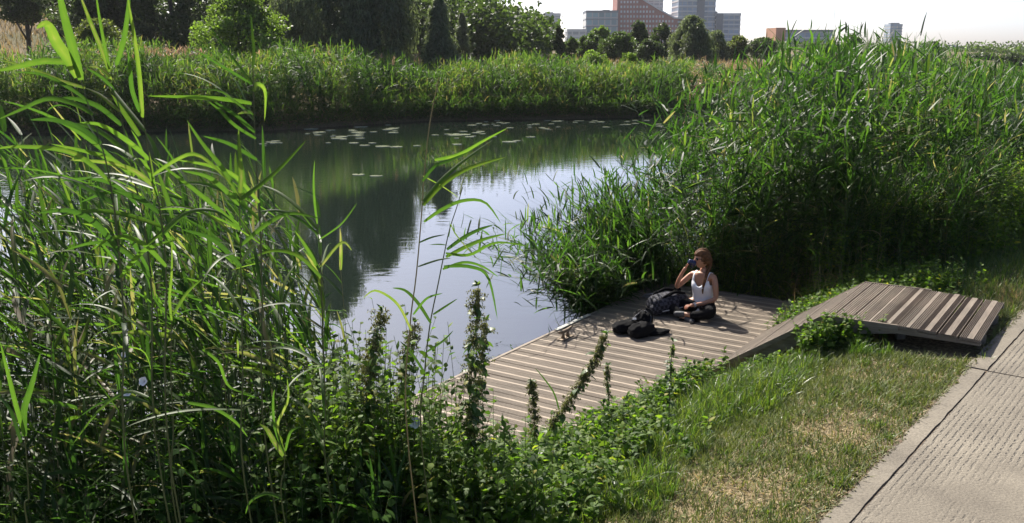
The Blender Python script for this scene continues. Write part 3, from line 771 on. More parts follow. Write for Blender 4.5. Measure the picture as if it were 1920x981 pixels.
TL = [
 ('broadleaf_tree', 'tree', 'small dark tree with a bare trunk on the dry slope at far left', 36, -75, 74, 130, 'round', T_dark, 5000, 3.4, 0.42, False),
 ('broadleaf_tree', 'tree', 'dense dark tree left in the shaded wood, beside the dry slope', 140, -170, 70, 150, 'dome', T_dark, 9000, 3.4, 0.03, False),
 ('broadleaf_tree', 'tree', 'dark tree behind the olive shrub on the far bank', 225, -220, 73, 170, 'dome', T_dark, 9000, 3.4, 0.03, False),
 ('broadleaf_tree', 'tree', 'dark tree with thin trunk left of the bright green bush', 305, -170, 68, 150, 'dome', T_dark, 9000, 3.4, 0.05, False),
 ('broadleaf_tree', 'tree', 'tall dark tree directly behind the bright green bush', 400, -240, 75, 190, 'dome', T_dark, 10000, 3.4, 0.02, False),
 ('broadleaf_tree', 'tree', 'dark tree between the bright green bush and the large willows', 505, -200, 70, 150, 'dome', T_dark, 10000, 3.4, 0.02, False),
 ('willow_tree', 'tree', 'very large dark willow, left of the two big ones on the far bank', 600, -235, 63, 200, 'dome', T_willow, 20000, 3.2, 0.02, True),
 ('willow_tree', 'tree', 'large grey willow with a sunlit right edge, right of the two big ones', 697, -130, 62, 165, 'dome', T_willow, 18000, 3.2, 0.02, True),
 ('willow_tree', 'tree', 'cone shaped silvery willow alone behind the far reeds', 822, -4, 60, 98, 'cone', T_willow, 13000, 2.9, 0.0, True),
 ('willow_tree', 'tree', 'slim column willow just right of the cone shaped one', 866, 22, 78, 32, 'column', T_willow, 4000, 2.6, 0.0, True),
 ('broadleaf_tree', 'tree', 'pale green tree seen in the gap between big and cone willows', 772, -40, 98, 90, 'round', T_mid, 6000, 2.8, 0.05, False),
 ('broadleaf_tree', 'tree', 'tall light green tree behind the slim column willow', 868, -28, 105, 90, 'round', T_mid, 6000, 2.8, 0.1, False),
 ('broadleaf_tree', 'tree', 'light green airy tree leftmost in the low sunny wood', 908, -2, 100, 70, 'cone', T_mid, 6000, 2.7, 0.1, False),
 ('broadleaf_tree', 'tree', 'bright tree with a pale visible trunk in the middle of the sunny wood', 937, 12, 92, 62, 'round', T_light, 5000, 2.7, 0.22, False),
 ('broadleaf_tree', 'tree', 'dark pointed tree right of the bright pale trunked one', 967, 14, 104, 52, 'cone', T_mid, 5000, 2.7, 0.08, False),
 ('broadleaf_tree', 'tree', 'mid green round tree ending the sunny wood at the skyline gap', 1003, 24, 100, 66, 'round', T_mid, 6000, 2.7, 0.12, False),
 ('broadleaf_tree', 'tree', 'small green tree on the right fringe of the sunny wood', 1026, 34, 104, 34, 'round', T_mid, 3000, 2.6, 0.1, False),
 ('conifer_tree', 'tree', 'small dark cone shaped tree alone on the dry meadow', 1048, 48, 84, 34, 'cone', T_dark, 3500, 2.4, 0.02, False),
 ('round_bush', 'bush', 'small round green bush right of the dark cone tree', 1072, 72, 88, 30, 'round', T_mid, 1800, 2.4, 0.0, False),
 ('round_bush', 'bush', 'olive bush below the glass office block', 1108, 66, 94, 60, 'dome', T_mid, 3500, 2.4, 0.0, False),
 ('broadleaf_tree', 'tree', 'light topped tree below the left edge of the brick building', 1128, 52, 110, 46, 'round', T_light, 3000, 2.4, 0.1, False),
 ('round_bush', 'bush', 'wide mottled bush in front of the brick building', 1158, 62, 92, 76, 'dome', T_mid, 4500, 2.4, 0.0, False),
 ('broadleaf_tree', 'tree', 'dark round headed tree before the middle of the brick building', 1198, 42, 96, 50, 'round', T_dark, 5000, 2.4, 0.05, False),
 ('broadleaf_tree', 'tree', 'dark two headed tree beside the pale willow, below the brick slope', 1242, 48, 92, 58, 'round', T_dark, 5000, 2.4, 0.02, False),
 ('round_bush', 'bush', 'dark low bush at the foot of the two headed tree', 1215, 78, 86, 70, 'dome', T_dark, 4000, 2.4, 0.0, False),
 ('willow_tree', 'tree', 'broad pale round willow in front of the twin tower', 1297, 33, 76, 92, 'dome', T_willow, 11000, 2.6, 0.0, True),
 ('broadleaf_tree', 'tree', 'grey green tree right of the pale round willow', 1345, 60, 98, 54, 'round', T_willow, 3500, 2.4, 0.02, False),
 ('broadleaf_tree', 'tree', 'olive tree under the flat topped blue block', 1385, 70, 100, 56, 'round', T_yel, 3500, 2.4, 0.02, False),
 ('broadleaf_tree', 'tree', 'dim green tree just left of the orange brick end wall', 1432, 74, 115, 60, 'round', T_dark, 3500, 2.4, 0.02, False),
 ('broadleaf_tree', 'tree', 'small tree rising behind the reeds left of the slim lone tower', 1600, 66, 120, 44, 'round', T_mid, 2500, 2.4, 0.05, False),
 ('broadleaf_tree', 'tree', 'small feathery tree beside the far right grey block', 1752, 80, 130, 36, 'round', T_mid, 2000, 2.4, 0.05, False),
 ('broadleaf_tree', 'tree', 'dull green tree at the right end of the skyline', 1905, 104, 120, 60, 'round', T_dark, 2500, 2.4, 0.05, False),
 ('broadleaf_tree', 'tree', 'low hazy tree between the grey block and the right end', 1845, 104, 150, 60, 'round', T_dark, 2500, 2.4, 0.05, False),
 ('light_bush', 'bush', 'large bright yellow green bush on the far bank', 447, -12, 54, 190, 'dome', T_light, 11000, 3.2, 0.0, False),
 ('olive_shrub', 'bush', 'dull olive shrub behind the far reeds at left', 188, 42, 52, 170, 'dome', T_yel, 7000, 3.0, 0.0, False),
 ('low_shrub', 'bush', 'light green shrub on the dry meadow edge below the glass block', 1112, 98, 62, 84, 'dome', T_light, 3500, 2.6, 0.0, False),
 ('low_shrub', 'bush', 'light green shrub at the meadow edge below the brick building', 1180, 103, 60, 90, 'dome', T_light, 3500, 2.6, 0.0, False),
 ('low_shrub', 'bush', 'small dark green shrub low on the dry meadow under the sunny wood', 985, 84, 82, 40, 'dome', T_mid, 1800, 2.4, 0.0, False),
]
LIGHTER = ('headed tree', 'bare trunk')
for name, cat, lab, px, yt, d, w, kind, mat, nl, lp, bt, hang in TL:
    tree(name, cat, lab, px, yt, d, w, kind, mat, nl, lp, bt, hang)

def woodland():
    acc = Acc(); nc = 260; n = 60000
    xs = rng.uniform(-62, 3, nc); ys = rng.uniform(86, 104, nc); top = np.interp(xs / ys * F + 960, [0, 120, 250, 750, 860, 1000, 1010], [4, 7, 12, 12, 6.5, 5.0, 3.6]) * rng.uniform(0.55, 1.0, nc); k = rng.integers(0, nc, n)
    r = rng.uniform(1.0, 2.2, nc)[k]; dd = nv(rng.normal(0, 1, (n, 3))) * (rng.random(n) ** 0.4)[:, None] * r[:, None]
    P = np.stack([xs[k], ys[k], 2.6 + top[k] * rng.random(n) ** 0.8], -1) + dd * np.array([1, 1, 0.6]); P[:, 2] = np.maximum(P[:, 2], 2.6)
    L_ = rng.uniform(0.25, 0.6, n)
    leaves(acc, P, rng.uniform(0, 6.28, n), rng.normal(0.0, 0.7, n), L_, L_ * 0.38, K=3, rnd=np.clip(rng.normal(0.35, 0.2, n), 0, 1), roll=1.2)
    tag(acc.build('woodland', T_mid), 'dark wood massed behind the single trees of the far bank', 'wood', kind='stuff')
woodland()

def far_treeline():
    acc = Acc(); n = 60000
    xs = rng.uniform(-160, 330, 170); ys = rng.uniform(170, 240, 170); hs = rng.uniform(0.6, 2.6, 170); k = rng.integers(0, 170, n)
    P = np.stack([xs[k] + rng.normal(0, 2.2, n), ys[k] + rng.normal(0, 2.6, n), 2.6 + hs[k] * rng.random(n)], -1)
    L_ = rng.uniform(0.3, 0.7, n)
    leaves(acc, P, rng.uniform(0, 6.28, n), rng.normal(0.1, 0.7, n), L_, L_ * 0.4, K=3, rnd=rng.random(n) * 0.7, roll=1.2)
    tag(acc.build('treeline', T_mid), 'low hazy line of distant trees along the horizon', 'trees', kind='stuff')
far_treeline()

# dry meadow on the far bank
def meadow():
    acc = Acc(); p = np.stack([rng.uniform(-50, 45, 60000), rng.uniform(52, 100, 60000)], -1)
    d = p[:, 1] - shore_far(p[:, 0]); p = p[(d > 7)]
    q = rng.random(len(p)) < 0.75; p = p[q]
    blades(acc, z3(p), rng.uniform(0.3, 0.9, len(p)), w=0.035, lean=0.4, K=3, r=(0, 1))
    tag(acc.build('dry_meadow_grass', M_straw), 'dry tawny meadow grass behind the far reeds', 'grass', kind='stuff')
meadow()

# ------------------------------------------------------------------ far reeds
def far_reeds():
    n = 9500
    x = rng.uniform(-38, 26, n); d = rng.beta(1.0, 1.5, n) * 7.5 + 0.0
    y = shore_far(x) + d
    bump = 0.35 * np.sin(x * 0.62 + 1) + 0.25 * np.sin(x * 1.7 + y * 0.8) + 0.2 * np.sin(x * 0.27)
    hb = np.interp(x, [-40, -24, -14, -11, -8, -5, 0, 5, 9, 26], [3.1, 3.2, 3.0, 3.15, 3.0, 2.7, 2.45, 2.35, 2.1, 1.7])
    edge = np.interp(d, [0, 0.6, 2.2], [0.42, 0.68, 1.0])
    h = (hb + bump * 0.75) * edge * rng.uniform(0.82, 1.1, n)
    base = z3(np.stack([x, y], -1))
    zmax = np.interp(d, [0, 8], [9, 0.9]) * 0 + h
    acc, st = Acc(), None
    reeds(acc, None, base, zmax - np.clip(base[:, 2], 0, 9) * 0.55, 15, ll=0.55, lw=0.032, lean_az=-1.4, lean=0.5, K=4, wind=0.15, low=0.12, dry=0.006, el0=0.1, esd=0.5, r0=0.05, r1=0.95, droop=1.5, rvar=0.25 * np.sin(x * 1.3 + 2 * np.sin(y * 0.7 + x * 0.3)))
    # drooping fringe over the water
    nf = 2200; xf = rng.uniform(-38, 26, nf); bf = np.stack([xf, shore_far(xf) + rng.uniform(-0.5, 0.4, nf), np.full(nf, 0.02)], -1)
    reeds(acc, None, bf, rng.uniform(0.5, 1.3, nf), 9, ll=0.5, lw=0.02, lean_az=3.1, lean=0.5, K=4, wind=0.5, low=0.05, dry=0.02, r0=0.0, r1=0.7, droop=2.0)
    tag(acc.build('far_reeds', M_reedfar), 'long green reed bed along the far bank of the river', 'reeds', kind='stuff')
    pl = Acc(); npl = 100
    px = np.concatenate([rng.normal(-17.2, 0.9, 70), rng.uniform(-36, 20, npl - 70)]); py = shore_far(px) + rng.uniform(2, 6, npl)
    hb2 = np.interp(px, [-40, -24, -14, -11, -8, -5, 0, 5, 9, 26], [3.1, 3.1, 2.8, 2.9, 2.7, 2.35, 2.05, 2.0, 1.8, 1.5])
    b = z3(np.stack([px, py], -1)); b[:, 2] = b[:, 2] * 0.45 + hb2 * 1.0 + rng.uniform(0, 0.3, npl)
    for _ in range(5):
        leaves(pl, b + rng.normal(0, 0.03, b.shape), rng.uniform(0, 6.28, npl), rng.normal(1.2, 0.3, npl), rng.uniform(0.2, 0.38, npl), np.full(npl, 0.03), K=3, rnd=rng.random(npl))
    tag(pl.build('reed_plumes', M_plume), 'pinkish feathery seed plumes over the far reeds', 'reed plumes', kind='stuff')
far_reeds()

# ------------------------------------------------------------------ big reed stand behind the landing
def hedge_noise(x, y): return np.sin(x * 0.9 + 0.7 * y) * 0.5 + 0.5 * np.sin(1.7 * x - 0.8 * y + 2)
def right_stand():
    front = [(1.9, 13.75), (2.25, 13.85), (3.3, 13.1), (4.4, 12.35), (5.2, 12.6), (6.3, 13.5), (7.6, 15.2), (9.4, 17.6), (13, 22), (20, 30.5), (20, 34), (12, 31), (8, 27), (5.4, 23.5), (3.9, 20), (3.0, 17.0), (2.1, 15.0)]
    core = [(13, 22), (40, 55), (40, 66), (22, 46), (9, 30)]
    p1 = poly_points(front, 3300); p2 = poly_points(core, 2200)
    acc, st = Acc(), Acc()
    for p, nl, K, lw, ll in ((p1, 13, 5, 0.0240, 0.40), (p2, 13, 4, 0.024, 0.6)):
        b = z3(p); b[:, 2] = np.maximum(b[:, 2], -0.3)
        s, w = sw(p[:, 0], p[:, 1])
        left = p[:, 0] - np.interp(p[:, 1], [13.5, 14.9, 17, 20, 23.5, 27, 31, 46, 66], [1.5, 1.5, 2.7, 3.9, 5.4, 8, 12, 22, 40])
        wl = np.interp(w, [0.6, 1.8, 3.0], [0.62, 0.9, 1.0]) * np.interp(left, [0, 0.5, 1.2, 2.6], [0.50, 0.70, 0.90, 1.0])
        tall = 3.36 + 0.60 * np.exp(-((p[:, 0] / p[:, 1] - 0.345) / 0.085) ** 2) + 0.16 * hedge_noise(p[:, 0], p[:, 1]) - 0.38 * np.clip((p[:, 0] / p[:, 1] - 0.43) / 0.08, 0, 1)
        h = (tall * wl) * np.clip(rng.normal(0.93, 0.07, len(p)), 0.6, 1.05) - np.clip(b[:, 2], 0, 9) * 0.95
        laz = np.where(left < 1.6, -1.25, -0.3)
        reeds(acc, st if K == 5 else None, b, h, nl, ll=ll, lw=lw, lean_az=laz, lean=np.clip(0.75 - 0.2 * left, 0.28, 0.75), K=K, wind=0.12, low=0.12, dry=0.012, r0=0.0, r1=0.82, droop=0.6, el0=0.30, esd=0.5, eltop=0.85, SK=6, rvar=0.22 * np.sin(p[:, 0] * 2.3 + 1.9 * np.sin(p[:, 1] * 1.1)))
    # fringe arching out over the water
    nf = 480; t = rng.random(nf); fx = np.interp(t, [0, 0.55, 0.75, 1], [2.1, 1.75, 2.75, 4.1]); fy = np.interp(t, [0, 0.55, 0.75, 1], [13.6, 13.95, 16.2, 19.6])
    bf = np.stack([fx + rng.normal(0, 0.2, nf), fy + rng.normal(0, 0.2, nf), np.full(nf, -0.1)], -1)
    reeds(acc, st, bf, rng.uniform(0.8, 1.95, nf), 12, ll=0.36, lw=0.017, lean_az=-1.5, lean=1.25, K=5, wind=0.45, low=0.2, dry=0.01, r0=0.0, r1=0.8, droop=1.2)
    # reeds bowed right over the water beside the landing edge
    nf = 330; t = rng.random(nf); fx = np.interp(t, [0, 1], [1.35, 2.1]); fy = np.interp(t, [0, 1], [13.0, 13.9])
    bf = np.stack([fx + rng.normal(0, 0.15, nf), fy + rng.normal(0, 0.18, nf), np.full(nf, -0.1)], -1)
    reeds(acc, st, bf, rng.uniform(0.6, 1.5, nf), 13, ll=0.34, lw=0.018, lean_az=-1.75, lean=2.2, K=5, wind=0.3, low=0.2, dry=0.01, r0=0.0, r1=0.85, droop=1.2, el0=0.1, esd=0.5)
    nf = 300; t = rng.random(nf); bf = np.stack([1.10 + 0.45 * t + rng.normal(0, 0.08, nf), 12.55 + 0.7 * t + rng.normal(0, 0.12, nf), np.full(nf, -0.1)], -1); bf = bf[~in_deck(bf[:, :2], 0.06)]
    reeds(acc, st, bf, rng.uniform(0.6, 1.35, len(bf)), 13, ll=0.34, lw=0.016, lean_az=-1.7, lean=1.9, K=5, wind=0.35, low=0.25, dry=0.01, r0=0.0, r1=0.85, droop=1.3, el0=0.0, esd=0.5, eltop=0.6)
    # tall rank right behind the landing end, its shade falls on the boards
    nf = 300; t = rng.random(nf); c = dxy(5.75, 0)[None] + np.array([DV]) * (0.35 + 2.3 * t[:, None]) + rng.normal(0, 0.16, (nf, 2))
    c = c[~in_deck(c, 0.02) & (c[:, 0] > 2.75)]
    reeds(acc, st, z3(c), rng.uniform(1.4, 2.7, len(c)), 13, ll=0.38, lw=0.021, lean_az=1.9, lean=0.35, K=5, wind=0.15, low=0.08, dry=0.012, r0=0.0, r1=0.8, droop=1.0, el0=0.15, esd=0.45)
    # low fringe in front, behind and beside the landing
    nb = 1500; t = rng.random(nb); fx = np.interp(t, [0, 0.12, 0.3, 0.5, 0.7, 1], [1.3, 1.9, 2.9, 4.4, 5.6, 7.4]); fy = np.interp(t, [0, 0.12, 0.3, 0.5, 0.7, 1], [13.4, 13.6, 13.4, 12.4, 12.5, 14.9])
    p = np.stack([fx + rng.normal(0, 0.22, nb), fy + rng.normal(0, 0.22, nb)], -1); p = p[~in_deck(p, 0.05)]
    reeds(acc, st, z3(p), rng.uniform(0.5, 1.5, len(p)), 11, ll=0.30, lw=0.010, lean_az=2.9, lean=0.3, K=4, wind=0.2, low=0.1, dry=0.05, r0=0.0, r1=0.7, droop=1.4)
    # tall tips that break the outline against the sky
    nt_ = 150; c = np.stack([np.clip(rng.normal(1615, 75, nt_), 1440, 1700), rng.uniform(60, 95, nt_)], -1); dd = rng.uniform(14.5, 21, nt_)
    tp = np.array([at(a, b, d) for (a, b), d in zip(c, dd)]); bb = tp.copy(); bb[:, 2] = ground(bb[:, 0], bb[:, 1])
    acc2 = Acc(); reeds(acc2, st, bb, tp[:, 2] - bb[:, 2] - 0.34, 13, ll=0.42, lw=0.019, lean_az=-0.6, lean=0.15, K=6, wind=0.1, low=0.45, dry=0.01, r0=0.0, r1=0.9, droop=0.4, el0=0.8, esd=0.28, eltop=1.2)
    acc.v += acc2.v; acc.r += acc2.r; acc.f += [f + acc.n for f in acc2.f]; acc.n += acc2.n
    root = acc.build('reed_bed', M_reed); tag(root, 'tall dense reed bed behind the seated woman and along the right bank', 'reeds', kind='stuff')
    ob = st.build('stems', M_stem, root)
    # plumes
    pl = Acc(); n = 34; cp = np.concatenate([[at(x, y, d) for x, y, d in zip(rng.uniform(1300, 1420, 26), rng.uniform(118, 185, 26), rng.uniform(21, 24, 26))], [at(x, y, 21) for x, y in zip(rng.uniform(1285, 1330, 8), rng.uniform(165, 245, 8))]])
    for _ in range(26):
        leaves(pl, cp + rng.normal(0, 1, cp.shape) * np.array([0.03, 0.03, 0.09]), rng.uniform(3.6, 6.0, n), rng.normal(0.6, 0.5, n), rng.uniform(0.07, 0.14, n), np.full(n, 0.006), K=3, rnd=rng.random(n))
    tag(pl.build('reed_plumes', M_plume), 'tawny feathery seed plumes at the left top of the near reed bed', 'reed plumes', kind='stuff')
    # leafy undergrowth at the foot of the stand
    wacc, wst = Acc(), Acc(); nb = 2600; t = rng.random(nb); fx = np.interp(t, [0, 0.2, 0.45, 0.7, 1], [2.4, 3.4, 4.5, 6.0, 8.4]); fy = np.interp(t, [0, 0.2, 0.45, 0.7, 1], [13.75, 13.1, 12.35, 12.9, 15.7])
    p = np.stack([fx + rng.normal(0, 0.28, nb), fy + rng.normal(0, 0.25, nb)], -1); p = p[~in_deck(p, 0.05) & ~in_ramp(p, 0.1)]
    weeds(wacc, wst, z3(p), rng.uniform(0.25, 1.25, len(p)), nl=22, ll=0.085, lw=0.022)
    o = wacc.build('undergrowth', M_weed); tag(o, 'dark leafy undergrowth at the foot of the near reed bed', 'undergrowth', kind='stuff'); wst.build('stems', M_stem, o)
right_stand()
# ------------------------------------------------------------------ lawn, tall grass and weeds on the near bank
def litter():
    acc = Acc(); n = 2600; s = rng.uniform(-1.6, 8, n); w = np.abs(rng.normal(0, 0.10, n)) - 0.03; x, y = xy(s, w); z = np.where(w < 0.0, PATH_Z + 0.004, ground(x, y) + 0.012)
    leaves(acc, np.stack([x, y, z], -1), rng.uniform(0, 6.28, n), rng.normal(0.1, 0.25, n), rng.uniform(0.012, 0.04, n), rng.uniform(0.003, 0.010, n), K=4, rnd=rng.random(n) * 0.6, roll=0.4)
    tag(acc.build('leaf_litter', M_seed), 'brown dead leaf litter gathered along the kerb edge', 'leaf litter', kind='stuff')
litter()

def near_ground_cover():
    # short patchy lawn between kerb and bank
    n = 90000; s = rng.uniform(-1.6, 7.0, n); w = rng.uniform(-0.03, 2.0, n)
    x, y = xy(s, w); p = np.stack([x, y], -1)
    keep = ~in_deck(p) & ~in_ramp(p, -0.02) & (rng.random(n) < np.interp(w, [0, 0.05, 1.3, 2.0], [0.25, 0.9, 1, 0.6])); 
    pat = np.sin(x * 4.1 + 1.7 * np.sin(y * 2.9)) + np.sin(y * 5.3 + 1.2 * np.sin(x * 3.7)) + 0.8 * np.sin(x * 11 + y * 9)
    green = 1 / (1 + np.exp(-(pat * 0.8 - 0.9 + np.interp(w, [0, 0.5, 1.4], [0.7, 1.0, 3.2]) + np.interp(s, [-1, 1, 3, 5], [-0.1, 0.6, 1.6, 2.0]))))
    keep &= rng.random(n) < 0.35 + 0.65 * np.maximum(green, 0.55)
    p, g, w = p[keep], green[keep], w[keep]; m = len(p)
    isg = rng.random(m) < g; rv = np.where(isg, rng.uniform(0, 0.42, m), rng.uniform(0.5, 1.0, m))
    acc = Acc(); az = rng.uniform(0, 6.28, m)
    h = rng.uniform(0.025, 0.095, m) * np.where(isg, 1.3, 0.95)
    A = arcs(z3(p, -0.003), az, np.where(isg, rng.normal(1.0, 0.3, m), rng.normal(0.45, 0.35, m)), rng.uniform(0.3, 1.2, m), h, 3)
    ribbons(acc, A, np.array([[1, 0.8, 0.1]]) * rng.uniform(0.0022, 0.0044, m)[:, None], side_of(az, rng.normal(0, 0.5, m)), rnd=rv)
    tag(acc.build('lawn_grass', M_lawn), 'short patchy lawn, half straw dry and half green, beside the kerb', 'grass', kind='stuff')

    # lush tuft of long grass below the ramp, and along the bank
    acc = Acc()
    def grass(cx, cy_, rx, ry, n, h0, h1, w=0.0035, lean=0.35, r=(0.1, 1), rot=0.0):
        a = rng.uniform(0, 6.28, n); q = rng.random(n) ** 0.5
        dx, dy = np.cos(a) * q * rx, np.sin(a) * q * ry
        p = np.stack([cx + dx * math.cos(rot) - dy * math.sin(rot), cy_ + dx * math.sin(rot) + dy * math.cos(rot)], -1); k = ~in_deck(p) & ~in_ramp(p, 0.02); p = p[k]
        blades(acc, z3(p, -0.01), rng.uniform(h0, h1, len(p)) * (1.1 - 0.45 * q[k]) * (0.85 + 0.35 * np.sin(p[:, 0] * 17) * np.sin(p[:, 1] * 15 + 1)), w=w * 1.35, lean=lean, K=5, r=r, droop=1.1)
    def G(x, y, z, *a, **k): q = on(x, y, z); grass(q[0], q[1], *a, **k)
    rot = math.pi / 2 - R(37.9)
    G(1370, 760, 0.64, 1.05, 0.52, 5200, 0.14, 0.40, rot=rot, r=(0.15, 0.95))
    G(1240, 850, 0.72, 0.5, 0.35, 1600, 0.10, 0.30, rot=rot)
    G(1180, 930, 0.80, 0.40, 0.30, 1500, 0.10, 0.34, rot=rot)
    G(1480, 700, 0.75, 0.7, 0.3, 1900, 0.08, 0.26, rot=rot)
    G(1640, 655, 0.84, 0.5, 0.28, 2200, 0.12, 0.30, rot=rot, r=(0, 0.6))
    G(1770, 650, 0.90, 0.45, 0.14, 1200, 0.08, 0.20, rot=rot)
    G(1060, 960, 0.84, 0.4, 0.25, 900, 0.08, 0.26, rot=rot)
    for _ in range(70):
        s_, w_ = random.uniform(-1.3, 5.5), random.uniform(0.08, 1.3); X_, Y_ = xy(s_, w_); grass(X_, Y_, 0.07, 0.05, random.randint(25, 70), 0.05, 0.15, r=(0.1, 0.9))
    for t_ in np.linspace(0, 1, 9):
        grass(3.0 + 1.25 * t_ - 0.03, 9.05 - 0.64 * t_ - 0.05, 0.16, 0.07, 190, 0.12, 0.30 + 0.08 * (1 - t_), r=(0.0, 0.8))
    # grass on the far side of the ramp towards the reeds
    n = 26000; s = rng.uniform(4.9, 13.5, n); w = rng.uniform(0.03, 2.7, n); x, y = xy(s, w); p = np.stack([x, y], -1)
    k = ~in_deck(p, 0.02) & ~in_ramp(p, 0.03) & ~((s < 6.7) & (w < 0.35) & (rng.random(n) < 0.8)); p = p[k]; w = w[k]
    blades(acc, z3(p, -0.01), rng.uniform(0.06, 0.20, len(p)) + np.interp(w, [0, 0.7, 1.6], [0, 0.06, 0.28]) * rng.random(len(p)), w=0.0042, lean=0.4, K=4, r=(0.0, 0.95), droop=1.0)
    tag(acc.build('long_grass', M_grass), 'lush long green grass on the bank around the ramp', 'grass', kind='stuff')
    # straw tufts, seed heads
    acc = Acc()
    def S(x, y, z, rx, n, h0, h1):
        q = on(x, y, z); p = np.stack([q[0] + rng.normal(0, rx, n), q[1] + rng.normal(0, rx, n)], -1); p = p[~in_deck(p) & ~in_ramp(p, 0.02)]
        blades(acc, z3(p), rng.uniform(h0, h1, len(p)), w=0.003, lean=0.3, K=4, droop=0.5)
    for x, y, z, rx, n, h0, h1 in ((1520, 520, 0.8, 0.35, 240, 0.3, 0.8), (1700, 470, 0.85, 0.45, 260, 0.3, 0.9), (1760, 450, 0.85, 0.3, 160, 0.3, 0.95), (1610, 500, 0.8, 0.4, 240, 0.25, 0.7), (1430, 560, 0.5, 0.25, 130, 0.2, 0.55), (1860, 560, 0.95, 0.3, 700, 0.05, 0.14), (1890, 545, 0.95, 0.35, 700, 0.05, 0.14), (1220, 690, 0.45, 0.22, 260, 0.12, 0.36), (1190, 720, 0.45, 0.2, 160, 0.12, 0.32), (960, 850, 0.45, 0.22, 260, 0.10, 0.25), (1260, 660, 0.4, 0.16, 140, 0.15, 0.4), (1340, 640, 0.4, 0.12, 60, 0.15, 0.35)):
        S(x, y, z, rx, n, h0, h1)
    n = 300; q = poly_points([(3.6, 12.4), (8.6, 15.6), (8.2, 16.6), (3.4, 13.2)], n); b = z3(q); hh = rng.uniform(0.5, 1.0, n)
    A = arcs(b, rng.uniform(0, 6.28, n), rng.normal(1.35, 0.12, n), rng.uniform(0.1, 0.5, n), hh, 5); ribbons(acc, A, np.full((n, 5), 0.0018), side_of(rng.uniform(0, 6.28, n), np.zeros(n)), rnd=rng.random(n))
    for j in range(10):
        tip = A[:, -1] + rng.normal(0, 0.012, (n, 3)) + np.array([0, 0, -0.012 * j]); leaves(acc, tip, rng.uniform(0, 6.28, n), rng.normal(0.9, 0.4, n), rng.uniform(0.03, 0.06, n), np.full(n, 0.004), K=3, rnd=rng.random(n))
    tag(acc.build('dry_grass', M_straw), 'dry straw coloured grass stalks and seed heads on the bank', 'grass', kind='stuff')

    # broad leafy weeds
    acc, st = Acc(), Acc()
    def W(x, y, z, rx, ry, n, h0, h1, nl=14, ll=0.082, lw=0.023):
        q = on(x, y, z); p = np.stack([rng.normal(0, rx, n), rng.normal(0, ry, n)], -1)
        c, s_ = math.cos(rot), math.sin(rot); p = np.stack([q[0] + p[:, 0] * c - p[:, 1] * s_, q[1] + p[:, 0] * s_ + p[:, 1] * c], -1); p = p[~in_deck(p, -0.12) & ~in_ramp(p, 0.02)]
        weeds(acc, st, z3(p, -0.01), rng.uniform(h0, h1, len(p)), nl=nl, ll=ll, lw=lw)
    W(1140, 790, 0.50, 0.42, 0.16, 420, 0.15, 0.42)
    W(1260, 720, 0.52, 0.35, 0.12, 240, 0.12, 0.36)
    W(1050, 850, 0.50, 0.40, 0.20, 420, 0.15, 0.45)
    W(930, 900, 0.50, 0.45, 0.26, 460, 0.18, 0.5)
    W(1130, 870, 0.62, 0.35, 0.18, 260, 0.10, 0.34)
    W(760, 900, 0.45, 0.55, 0.35, 520, 0.2, 0.65, ll=0.08)
    W(800, 980, 0.6, 0.7, 0.25, 420, 0.15, 0.55, ll=0.08)
    W(1000, 970, 0.7, 0.4, 0.2, 260, 0.10, 0.35)
    W(560, 960, 0.45, 0.7, 0.4, 460, 0.2, 0.7, ll=0.09, lw=0.026)
    W(870, 830, 0.25, 0.28, 0.12, 130, 0.1, 0.3)
    # rank leafy growth round the nettles
    for X, Y, d, n, hh in ((700, 900, 5.5, 190, 1.5), (750, 880, 5.6, 140, 1.0), (650, 820, 6.0, 170, 1.65), (830, 920, 5.5, 110, 0.62), (895, 930, 5.4, 120, 0.75), (600, 900, 5.4, 150, 1.5), (620, 940, 5.2, 120, 1.1), (870, 840, 6.2, 50, 0.4), (700, 800, 6.4, 80, 1.1)):
        q = at(X, Y, d)[:2]; p = q + rng.normal(0, 1, (n, 2)) * np.array([0.24, 0.2]); p = p[~in_deck(p, -0.1)]
        weeds(acc, st, z3(p), hh * rng.uniform(0.5, 1.05, len(p)), nl=26, ll=0.085, lw=0.021)
    W(1380, 715, 0.56, 0.30, 0.08, 90, 0.06, 0.16)
    # ivy spilling over the ramp edge and greenery beyond the ramp
    q = np.array([3.14, 8.96]); p = q + rng.normal(0, 1, (110, 2)) * np.array([0.15, 0.07]); b = z3(p); b[:, 2] = 0.82
    weeds(acc, st, b, rng.uniform(0.15, 0.40, 110), nl=15, ll=0.065, lw=0.026)
    W(1560, 640, 0.70, 0.28, 0.12, 170, 0.12, 0.36, ll=0.06, lw=0.022)
    W(1480, 670, 0.62, 0.35, 0.08, 80, 0.06, 0.16, ll=0.06, lw=0.022)
    W(1680, 640, 0.82, 0.35, 0.12, 130, 0.06, 0.2, ll=0.06, lw=0.022)
    # strip between landing and ramp, right of the woman
    for s_, v, n in ((3.9, 2.62, 160), (4.6, 2.62, 240), (5.1, 2.50, 300), (5.4, 2.8, 340), (4.9, 3.1, 260), (4.9, 3.6, 240), (4.2, 2.9, 160)):
        c = dxy(s_, v); p = c + rng.normal(0, 1, (n, 2)) * 0.26; p = p[~in_deck(p, -0.06) & ~in_ramp(p, 0.02)]
        weeds(acc, st, z3(p, -0.01), rng.uniform(0.12, 0.42, len(p)), nl=14, ll=0.075, lw=0.022)
    o = acc.build('leafy_weeds', M_weed); tag(o, 'bright broad leaved weeds covering the slope beside the landing', 'weeds', kind='stuff'); st.build('stems', M_stem, o)
near_ground_cover()

